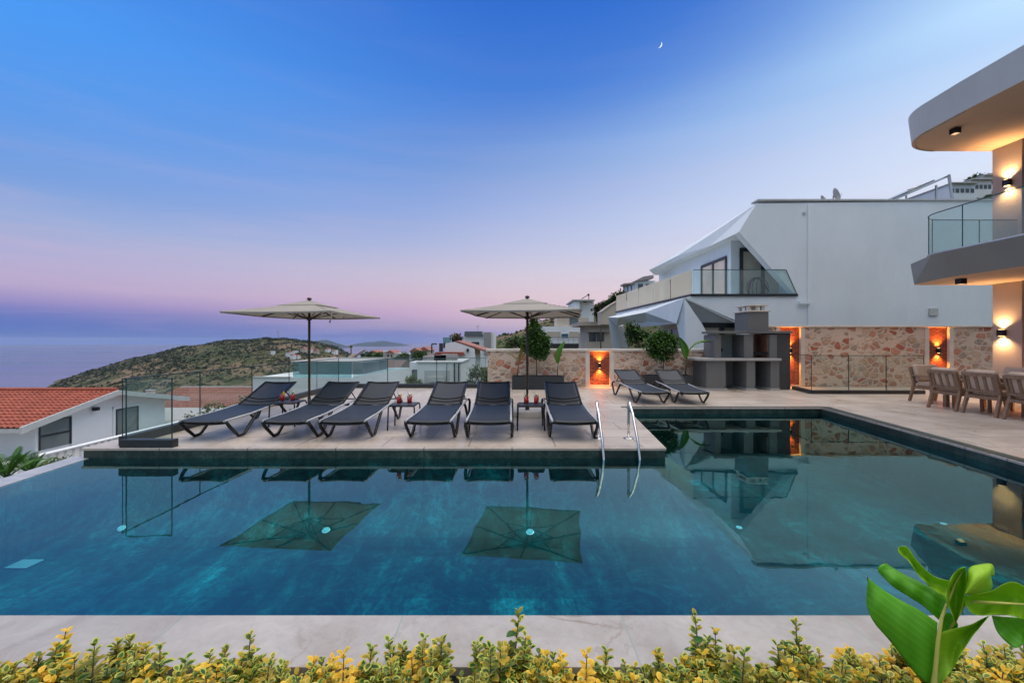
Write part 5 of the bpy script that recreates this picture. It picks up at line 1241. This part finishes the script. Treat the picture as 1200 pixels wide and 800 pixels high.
bush('garden_shrub', 'bright small shrub beside the terrace house', 'shrub', (D(482, 0, 24).x, 24), -3.5, [lobe(482, 446, 5, 6, 24), lobe(489, 449, 4, 3, 24)], 500, .12, [M_LEAF, M_LEAF_Y])
h = T('pergola_house', 'small house with a pergola high on the hill above the faceted house balcony', 'house', (D(748, 0, 75).x, 75, 5))
f3 = lambda px, py, y=75.0: D(px, py, y)
MB().box(f3(744, 0).x, f3(768, 0).x, 75, 82, f3(0, 360).z, f3(0, 329).z).build('wall', M_HOUSE, h)
MB().extr([f3(742, 330, 74.5), f3(754, 324, 74.5), f3(766, 322, 74.5), f3(766, 326, 74.5), f3(756, 328, 74.5)], (0, 8, 0)).build('roof', M_GREYB, h)
pgm = MB()
for px in (731, 735.5, 740): pgm.beam(f3(px, 345, 73), f3(px, 334, 73), .2, .2)
pgm.beam(f3(729, 334, 73), f3(743, 332.5, 73), 2.5, .25); pgm.build('pergola', M_GREYB, h)
wins(h, [(f3(748, 0).x, f3(753, 0).x, 75, f3(0, 340).z, f3(0, 333).z), (f3(757, 0).x, f3(762, 0).x, 75, f3(0, 340).z, f3(0, 333).z)])
# houses high on the hill at the right
for i, (x0, x1, yt, Y, lab) in enumerate(((1113, 1142, 216, 74, 'pale hillside house behind the roof solar heater'), (1137, 1162, 211.5, 78, 'white hillside house with a row of dark windows'), (1152, 1175, 206.5, 82, 'topmost white hillside house beside the villa column'))):
    h = T('hillside_house', lab, 'house', (D((x0 + x1) / 2, 0, Y).x, Y, D(0, 250, Y).z), 'houses high on the right hill')
    MB().box(D(x0, 0, Y).x, D(x1, 0, Y).x, Y, Y + 10, D(0, 275, Y).z, D(0, yt, Y).z).build('wall', (M_HOUSE, M_WHITE, M_HOUSE)[i], h)
    MB().box(D(x0 - 1, 0, Y).x, D(x1 + 1, 0, Y).x, Y - .6, Y + 10.3, D(0, yt, Y).z + .02, D(0, yt - 1.2, Y).z).build('flat_roof', M_FASC, h)
    n = 5; rects = []
    for k in range(n):
        a = x0 + (x1 - x0) * (k + .25) / n; rects.append((D(a, 0, Y).x, D(a + (x1 - x0) * .11, 0, Y).x, Y, D(0, yt + 10, Y).z, D(0, yt + 5.5, Y).z))
    wins(h, rects)
bush('hill_tree', 'tree crown between the hillside houses at the right', 'tree', (D(1147, 0, 84).x, 84), 24, [lobe(1146, 210, 8, 4, 84), lobe(1138, 213, 4, 3, 84)], 900, .4, [M_LEAF_O, M_LEAF], .15)
# far village on the saddle right of the headland
rr = random.Random(4); n = 0
for k in range(900):
    if n >= 15: break
    px = rr.uniform(318, 500); Y = rr.uniform(260, 700); x = (px - CX) / F * Y; z = hz(x, Y)
    py = CY - (z - H) / Y * F
    if not (411 < py < 428) or (px < 330 and rr.random() < .8): continue
    s = rr.uniform(4, 8); hgt = rr.uniform(3.5, 6.5)
    h = T('village_house', 'tiny distant house among the scrub below the headland', 'house', (x, Y, z), 'distant village houses', rr.uniform(-.4, .4))
    OFF[h.name] = Vector((0, 0, 0))
    MB().box(-s / 2, s / 2, -s / 2, s / 2, -3, hgt).build('wall', (M_WHITE, M_BEIGE, M_WHITE)[k % 3], h)
    if k % 3: MB().extr([(-s * .56, -s * .56, hgt + .02), (s * .56, -s * .56, hgt + .02), (0, -s * .56, hgt + 1.6)], (0, s * 1.12, 0)).build('roof', M_ROOF2, h)
    else: MB().box(-s * .53, s * .53, -s * .53, s * .53, hgt + .02, hgt + .5).build('flat_roof', M_FASC, h)
    n += 1
# nearer rooftops of the town below, between the shelter and the gabled house
for i, (px, w2, yt, Y, flat, lab) in enumerate(((437, 4.5, 414, 150, 0, 'low white town house with a red roof just right of the thatched shelter'), (447, 5, 412.5, 170, 1, 'flat roofed grey town house above the roof terrace railing'),
        (457, 4.5, 413.5, 160, 0, 'white town house with a red roof against the sea, right of the flat grey one'), (467, 4, 415, 145, 1, 'small flat white town house seen above the tinted railing'),
        (486, 5, 412, 120, 0, 'red roofed town house left of the white gabled house'), (497, 5, 410.5, 125, 0, 'taller red roofed town house beside the white gabled house'), (477, 4, 416, 130, 1, 'low flat town house with trees in front, above the terrace rail'))):
    a, b = D(px - w2, yt, Y), D(px + w2, yt, Y)
    h = T('town_house', lab, 'house', (a.lerp(b, .5).x, Y, a.z - 7))
    MB().box(a.x, b.x, Y, Y + 9, a.z - 14, a.z).build('wall', (M_WHITE, M_GREYB, M_BEIGE)[i % 3], h)
    if flat: MB().box(a.x - .3, b.x + .3, Y - .3, Y + 9.3, a.z + .02, a.z + .35).build('flat_roof', M_FASC, h)
    else: MB().extr([(a.x - .4, Y - .4, a.z + .02), (b.x + .4, Y - .4, a.z + .02), ((a.x + b.x) / 2, Y - .4, a.z + 1.1)], (0, 9.8, 0)).build('roof', M_ROOF2, h)
    wins(h, [(a.x + (b.x - a.x) * .15, a.x + (b.x - a.x) * .35, Y, a.z - 1.9, a.z - .7), (a.x + (b.x - a.x) * .6, a.x + (b.x - a.x) * .8, Y, a.z - 1.9, a.z - .7)])
for px, py, rx, Y, lab in ((442, 418, 6, 110, 'dark town tree in front of the flat grey town house'), (471, 418.5, 7, 105, 'spreading dark tree between the small town houses'), (492, 416, 7, 100, 'bushy tree before the red roofed town houses'), (430, 417, 5, 120, 'dark tree beside the thatched shelter')):
    bush('town_tree', lab, 'tree', (D(px, 0, Y).x, Y), D(px, py + 12, Y).z, [lobe(px, py, rx, 3.4, Y), lobe(px + 3, py - 2, rx * .5, 2, Y)], 500, .5, [M_LEAF_D, M_LEAF], .12)
for (px, lab) in ((326, 'thin lattice mast on the headland top'),):
    p = Vector(((px - CX) / F * 790, 790, hz((px - CX) / F * 790, 790)))
    t = T('radio_mast', lab, 'mast', p); MB().beam(p - Vector((0, 0, 2)), p + Vector((0, 0, 17)), .9, .9).build('mast_pole', M_GALV, t); MB().beam(p + Vector((-3, 0, 12)), p + Vector((3, 0, 12)), .7, .7).build('crossarm', M_GALV, t)
# ================================================================== FOREGROUND HEDGE
def make_hedge_shrub(seed, gold):
    rr = random.Random(seed); t = T('euonymus_shrub', 'x', 'shrub')
    sm = MB(); lf = MB()
    for s in range(64):
        x, y = rr.uniform(-.22, .22), rr.uniform(-.17, .15)
        hgt = rr.gauss(.45, .024) + (.14 * rr.random() if rr.random() < .10 else 0)
        lean = Vector((rr.uniform(-.12, .12), rr.uniform(-.12, .12), 0))
        g = rr.random() < gold; mi = (2, 3) if g else (0, 1)
        b = Vector((x * .6, y * .6, 0)); top = Vector((x, y, hgt)) + lean * .4
        sm.tube([b, b.lerp(top, .5) + Vector((0, 0, .02)), top], [.006, .0045, .002], 5)
        nn = 15; ph = rr.random() * PI
        for k in range(nn):
            f = .50 + .50 * k / (nn - 1); p = b.lerp(top, f)
            size = .050 * (1 - .35 * max(0, f - .85) / .15) * rr.uniform(.75, 1.2)
            for q in (0, 1):
                a = ph + k * PI / 2 + q * PI + rr.uniform(-.3, .3); el = rr.uniform(.05, .8) + (.35 if f > .93 else 0)
                d = Vector((math.cos(a) * math.cos(el), math.sin(a) * math.cos(el), math.sin(el)))
                lf.leaf(p, d, (0, 0, 1), size, size * rr.uniform(.62, .80), mi[0], .18, mi[1])
    sm.build('stems', M_STEM, t)
    lf.build('foliage', [M_EUO_G, M_EUO_Y, M_EUO_G2, M_EUO_Y2], t)
    return t
protos = [make_hedge_shrub(11, .20), make_hedge_shrub(23, .05), make_hedge_shrub(37, .40), make_hedge_shrub(41, .10)]
look = ['mixed green and golden', 'mostly green', 'mostly golden yellow', 'cream edged green']
used = set(); xsx = [-2.48 + k * .345 for k in range(15)]
ordn = ['first', 'second', 'third', 'fourth', 'fifth', 'sixth', 'seventh', 'eighth', 'ninth', 'tenth', 'eleventh', 'twelfth', 'thirteenth', 'fourteenth', 'last']
seq = [0, 2, 1, 0, 3, 2, 3, 1, 2, 0, 1, 3, 2, 0, 1]
for i, x in enumerate(xsx):
    k = seq[i]; o = protos[k] if k not in used else dup(protos[k]); used.add(k)
    place(o, (x + R.uniform(-.04, .04), 1.86 + R.uniform(-.04, .04), -.462 + R.uniform(-.035, .025)), R.uniform(-PI, PI), '%s variegated euonymus shrub, %s from the left along the coping' % (look[k], ordn[i]), 'variegated shrubs along the pool coping')

# ------------------------------------------------------------------ banana plant in the right foreground
bp = T('banana_plant', 'large bright banana plant with split leaves in the right foreground', 'banana plant', (1.52, 1.55, -.36))
def cpx(p, y): return D(900 + p[0] / 4, 600 + p[1] / 4, y)
def resample(ch, n):
    ch = [Vector((a, b)) for a, b in ch]; L = [0]
    for a, b in zip(ch, ch[1:]): L.append(L[-1] + (b - a).length)
    # Catmull-Rom through the points
    out = []
    for i in range(n + 1):
        s = L[-1] * i / n; k = 0
        while k < len(ch) - 2 and L[k + 1] < s: k += 1
        u = (s - L[k]) / max(1e-6, L[k + 1] - L[k])
        p0 = ch[max(k - 1, 0)]; p1 = ch[k]; p2 = ch[k + 1]; p3 = ch[min(k + 2, len(ch) - 1)]
        out.append(.5 * ((2 * p1) + (p2 - p0) * u + (2 * p0 - 5 * p1 + 4 * p2 - p3) * u * u + (3 * p1 - 3 * p2 + p3 - p0) * u ** 3))
    return out
def leaf_blade(name, up, lo, y0, y1, cup, m, ripple=.006, nu=14, nv=30):
    a, b = resample(up, nv), resample(lo, nv)
    def fn(u, v):
        i = min(nv, int(round(v * nv))); p = a[i].lerp(b[i], u)
        y = y0 + (y1 - y0) * v + cup * math.sin(PI * u) * (.4 + .6 * math.sin(PI * v)) + ripple * math.sin(v * 23 + u * 2) * u
        return cpx(p, y)
    mb = MB().grid(fn, nu, nv); return mb.build(name, m, bp, solid=.0012)
leaf_blade('leaf', [(795, 515), (700, 452), (620, 410), (560, 375), (510, 340), (470, 308)], [(776, 810), (715, 780), (640, 690), (570, 600), (500, 520), (467, 450), (462, 390), (470, 308)], 1.56, 1.66, -.018, M_BAN)
leaf_blade('leaf', [(838, 405), (790, 365), (720, 330), (640, 290), (590, 262), (552, 238)], [(800, 503), (730, 440), (660, 395), (590, 350), (545, 308), (515, 275), (522, 250), (552, 238)], 1.60, 1.74, -.015, M_BAN)
leaf_blade('leaf', [(850, 320), (790, 305), (740, 270), (690, 215), (660, 172), (640, 157), (613, 163)], [(835, 400), (790, 372), (740, 328), (700, 288), (660, 228), (632, 207), (610, 182), (613, 163)], 1.58, 1.70, .03, M_BAN2)
leaf_blade('leaf', [(880, 520), (905, 460), (925, 380), (930, 300), (925, 256)], [(879, 518), (850, 450), (832, 405), (840, 350), (865, 295), (895, 265), (925, 256)], 1.53, 1.50, .06, M_BAN2)
leaf_blade('leaf', [(803, 562), (870, 545), (950, 525), (1000, 500), (1037, 484)], [(798, 815), (860, 742), (905, 662), (950, 592), (985, 547), (1037, 484)], 1.55, 1.46, .035, M_BAN2)
leaf_blade('leaf', [(815, 480), (850, 470), (878, 500), (890, 530), (870, 560)], [(800, 640), (820, 740), (850, 680), (870, 600), (870, 560)], 1.575, 1.58, .02, M_BAN)
leaf_blade('curled_leaf', [(922, 380), (930, 320), (942, 262), (985, 245), (1050, 243), (1062, 296)], [(928, 384), (980, 386), (1030, 376), (1053, 345), (1040, 308), (1005, 288)], 1.50, 1.56, -.05, M_BAN2, .0)
leaf_blade('leaf', [(920, 392), (1000, 378), (1060, 362), (1100, 338), (1150, 325), (1200, 345), (1250, 372)], [(922, 425), (955, 472), (1000, 482), (1080, 478), (1150, 485), (1200, 500), (1250, 490)], 1.52, 1.44, .05, M_BAN2)
leaf_blade('leaf', [(1050, 484), (1110, 489), (1160, 492), (1210, 500), (1232, 560)], [(1050, 486), (1070, 550), (1110, 600), (1160, 634), (1200, 612), (1232, 560)], 1.50, 1.58, .03, M_BAN)
mr = [cpx(p, y) for p, y in (((772, 860), 1.55), ((784, 740), 1.545), ((797, 600), 1.54), ((815, 490), 1.545), ((845, 415), 1.55), ((880, 330), 1.54), ((925, 258), 1.52))]
MB().tube([Vector((mr[0].x - .01, 1.56, -.36))] + mr, [.024, .011, .007, .006, .005, .004, .003, .0012], 8).build('midrib', M_BANRIB, bp)
MB().tube([Vector((mr[0].x + .05, 1.58, -.36)), cpx((800, 740), 1.62), cpx((838, 560), 1.60), cpx((925, 415), 1.56), cpx((1010, 420), 1.50), cpx((1110, 425), 1.47), cpx((1240, 432), 1.45)], [.02, .009, .008, .006, .005, .004, .003], 8).build('midrib', M_BANRIB, bp)
for p, q, y in (((472, 322), (466, 300), 1.66), ((545, 246), (553, 230), 1.74)):
    a, b = cpx(p, y), cpx(q, y); MB().tube([a, a.lerp(b, .5), b], [.004, .003, .001], 6).build('dry_tip', M_BARK, bp)
# palms below the infinity edge
def palm(label, base, n, L, seed):
    rr = random.Random(seed); t = T('palm', label, 'palm', base); b = Vector(base)
    MB().tube([b + Vector((0, 0, -1.2)), b], [.14, .10], 8).build('trunk', M_BARK, t)
    for k in range(n):
        a = k / n * 2 * PI + rr.uniform(-.2, .2); el = rr.uniform(.75, 1.4); mb = MB()
        d = Vector((math.cos(a) * math.cos(el), math.sin(a) * math.cos(el), math.sin(el)))
        pts = [b + d * (L * f) - Vector((0, 0, .55 * L * f * f * (1.2 - el * .6))) for f in (0, .2, .4, .6, .8, 1.0)]
        mb.tube(pts, [.018, .016, .013, .010, .007, .003], 5)
        for j in range(16):
            f = .12 + .86 * j / 15; i = min(4, int(f * 5)); p = pts[i].lerp(pts[i + 1], f * 5 - i)
            tn = (pts[i + 1] - pts[i]).normalized(); sd = tn.cross(Vector((0, 0, 1))).normalized()
            for s in (-1, 1):
                mb.leaf(p, sd * s * .8 + tn + Vector((0, 0, .3)), (0, 0, 1), L * .26 * math.sin(PI * min(.95, f * .8 + .15)), .020, 0, .2)
        mb.build('frond', M_PALM, t)
M_PALM = leafmat('palm_frond', [(0.05, 0.18, 0.025), (0.09, 0.26, 0.04)])
g = D(8, 560, 10.5); palm('feathery palm at the far left below the infinity edge', (g.x, g.y, g.z), 12, .95, 3)
g = D(36, 555, 11.5); palm('smaller bright palm right of the feathery one below the infinity edge', (g.x, g.y, g.z), 10, .75, 8)
bush('garden_shrub', 'leafy shrub between the palms and the balustrade', 'shrub', (D(58, 0, 13).x, 13), -3.6, [lobe(56, 549, 9, 5, 13), lobe(70, 542, 5, 4, 13)], 420, .11, [M_LEAF, M_LEAF_Y])

# ================================================================== SKY, MOON, LIGHT, CAMERA
mb = MB()
md = D(772.5, 52.5, 9000); vdir = (md - Vector((0, 0, H))).normalized(); Rm = 9000 / F * 3.3
sxv = vdir.cross(Vector((0, 0, 1))).normalized(); up = sxv.cross(vdir)
lit = (sxv * .85 - up * .52).normalized(); q = vdir.cross(lit)
vs = []; nu, nv = 10, 24
for j in range(nv + 1):
    la = -PI / 2 + PI * j / nv
    for i in range(nu + 1):
        lo = math.radians(-8 + 58 * i / nu)      # lune of the sphere turned towards the sun
        vs.append(md + (q * math.sin(la) + (lit * math.cos(lo) - vdir * math.sin(lo)) * math.cos(la)) * Rm)
mb.add(vs, [(j * (nu + 1) + i, j * (nu + 1) + i + 1, (j + 1) * (nu + 1) + i + 1, (j + 1) * (nu + 1) + i) for j in range(nv) for i in range(nu)], 0, True)
mo = mb.build('moon', emis('moonlight', (.95, .98, 1.0), 1.0)); tag(mo, 'thin bright crescent moon high in the blue sky', 'moon')

W = bpy.data.worlds.new('World'); S.world = W; W.use_nodes = True
nt = NT.__new__(NT); nt.t = W.node_tree; nt.m = None; nt.t.nodes.clear()
out = nt.n('ShaderNodeOutputWorld'); bg = nt.n('ShaderNodeBackground')
tc = nt.n('ShaderNodeTexCoord'); sp = nt.n('ShaderNodeSeparateXYZ'); nt.l(tc.outputs['Generated'], sp.inputs[0])
X, Y, Z = sp.outputs
SKY_L = [(0.0, (84, 112, 180)), (.028, (88, 112, 182)), (.046, (108, 118, 184)), (.062, (148, 138, 190)), (.085, (176, 160, 196)), (.125, (174, 168, 204)), (.187, (148, 167, 210)), (.246, (116, 154, 214)), (.356, (84, 148, 226)), (.46, (72, 148, 235)), (.75, (58, 110, 205))]
SKY_C = [(0.0, (112, 118, 182)), (.02, (136, 132, 182)), (.038, (174, 155, 182)), (.062, (198, 165, 194)), (.10, (206, 182, 197)), (.15, (198, 188, 206)), (.21, (174, 180, 213)), (.29, (146, 166, 214)), (.37, (118, 150, 208)), (.50, (70, 124, 208)), (.62, (48, 106, 200)), (.9, (50, 98, 186))]
SKY_R = [(0.0, (240, 208, 200)), (.05, (238, 214, 208)), (.10, (234, 218, 218)), (.17, (222, 221, 234)), (.25, (213, 224, 242)), (.34, (202, 216, 241)), (.42, (178, 209, 244)), (.46, (187, 220, 250)), (.7, (120, 165, 225))]
def sky_ramp(st): return nt.ramp(Z, [(p, lin(*c)) for p, c in st], 'EASE' if 0 else 'LINEAR')
hyp = nt.math('SQRT', nt.math('ADD', nt.math('MULTIPLY', X, X), nt.math('MULTIPLY', Y, Y)))
az = nt.math('DIVIDE', X, nt.math('MAXIMUM', hyp, 0.001))
ar = nt.math('DIVIDE', nt.math('MAXIMUM', nt.math('ADD', az, .25), 0.0), 1.01); al_ = nt.math('DIVIDE', nt.math('MAXIMUM', nt.math('MULTIPLY', az, -1.0), 0.0), 0.76)
pw = nt.math('ADD', nt.math('ADD', nt.math('MULTIPLY', Z, 1.8), 1.0), nt.math('MULTIPLY', nt.math('MAXIMUM', nt.math('SUBTRACT', Z, .41), 0.0), 25.0))
fr_ = nt.math('POWER', ar, pw, True); fl_ = nt.math('MULTIPLY', nt.math('POWER', al_, 1.3, True), 1.0, True)
c = nt.mix(fl_, sky_ramp(SKY_C), sky_ramp(SKY_L)); c = nt.mix(fr_, c, sky_ramp(SKY_R))
# faint streaks of thin cloud
mp = nt.n('ShaderNodeMapping'); mp.inputs['Scale'].default_value = (2.0, 2.0, 26.0); nt.l(tc.outputs['Generated'], mp.inputs['Vector'])
cl = nt.noise(mp.outputs[0], 1.1, 5, .55, .3)
cm = nt.math('MULTIPLY', nt.ramp(cl, [(.48, 0.0), (.70, 1.0)]), nt.ramp(Z, [(0.0, .26), (.16, .24), (.3, 0.08), (.5, 0.03)]))
c = nt.mix(cm, c, lin(204, 180, 200))
# afterglow: the western sky behind the photographer is far brighter than the eastern sky in view
gw = nt.ramp(nt.math('ADD', nt.math('MULTIPLY', Y, -0.5), 0.5), [(.46, 0.0), (.85, 1.0)], 'EASE')
glow = nt.ramp(Z, [(0.0, (.52, .54, .62)), (.2, (.40, .53, .68)), (.6, (.40, .54, .72)), (1.0, (.6, .65, .8))])
c2 = nt.mix(gw, c, glow)
zen = nt.ramp(Z, [(.63, 0.0), (.86, 1.0)], 'EASE')
c2 = nt.mix(zen, c2, (2.02, 1.84, 1.70))
nt.l(c2, bg.inputs['Color']); bg.inputs['Strength'].default_value = 1.0
nt.l(bg.outputs[0], out.inputs['Surface'])

sl = bpy.data.lights.new('sun', 'SUN'); sl.energy = 0.6; sl.angle = math.radians(40); sl.color = (1.0, .93, .88)
so_ = bpy.data.objects.new('sun', sl); COL.objects.link(so_)
so_.rotation_euler = Vector((-.45, -.2, -.87)).to_track_quat('-Z', 'Y').to_euler()
HAZE = True
if HAZE:
    mb = MB(); mb.box(-16000, 16000, -16000, 16000, -97, 118)
    t_ = NT('haze_air'); pv = t_.n('ShaderNodeVolumePrincipled'); pv.inputs['Color'].default_value = (.50, .64, .98, 1); pv.inputs['Density'].default_value = 4.5e-5; pv.inputs['Anisotropy'].default_value = 0.0
    t_.l(pv.outputs[0], t_.out.inputs['Volume'])
    tag(mb.build('haze', t_.m), kind='stuff')
cam = bpy.data.cameras.new('camera'); co = bpy.data.objects.new('camera', cam); COL.objects.link(co)
co.location = (0, 0, H); co.rotation_euler = (PI / 2, 0, 0)
cam.sensor_width = 36; cam.sensor_fit = 'HORIZONTAL'; cam.lens = F / 1200 * 36; cam.clip_end = 60000; cam.clip_start = .05
S.camera = co
S.view_settings.view_transform = 'Standard'; S.view_settings.look = 'None'; S.view_settings.exposure = 0.14; S.view_settings.gamma = 1.0
S.render.engine = 'CYCLES'
cy = S.cycles; cy.max_bounces = 10; cy.transparent_max_bounces = 24; cy.diffuse_bounces = 4; cy.glossy_bounces = 4; cy.volume_bounces = 0
cy.caustics_reflective = False; cy.caustics_refractive = False; cy.use_denoising = True; cy.sample_clamp_indirect = 6.0
try: cy.denoiser = 'OPENIMAGEDENOISE'
except Exception: pass
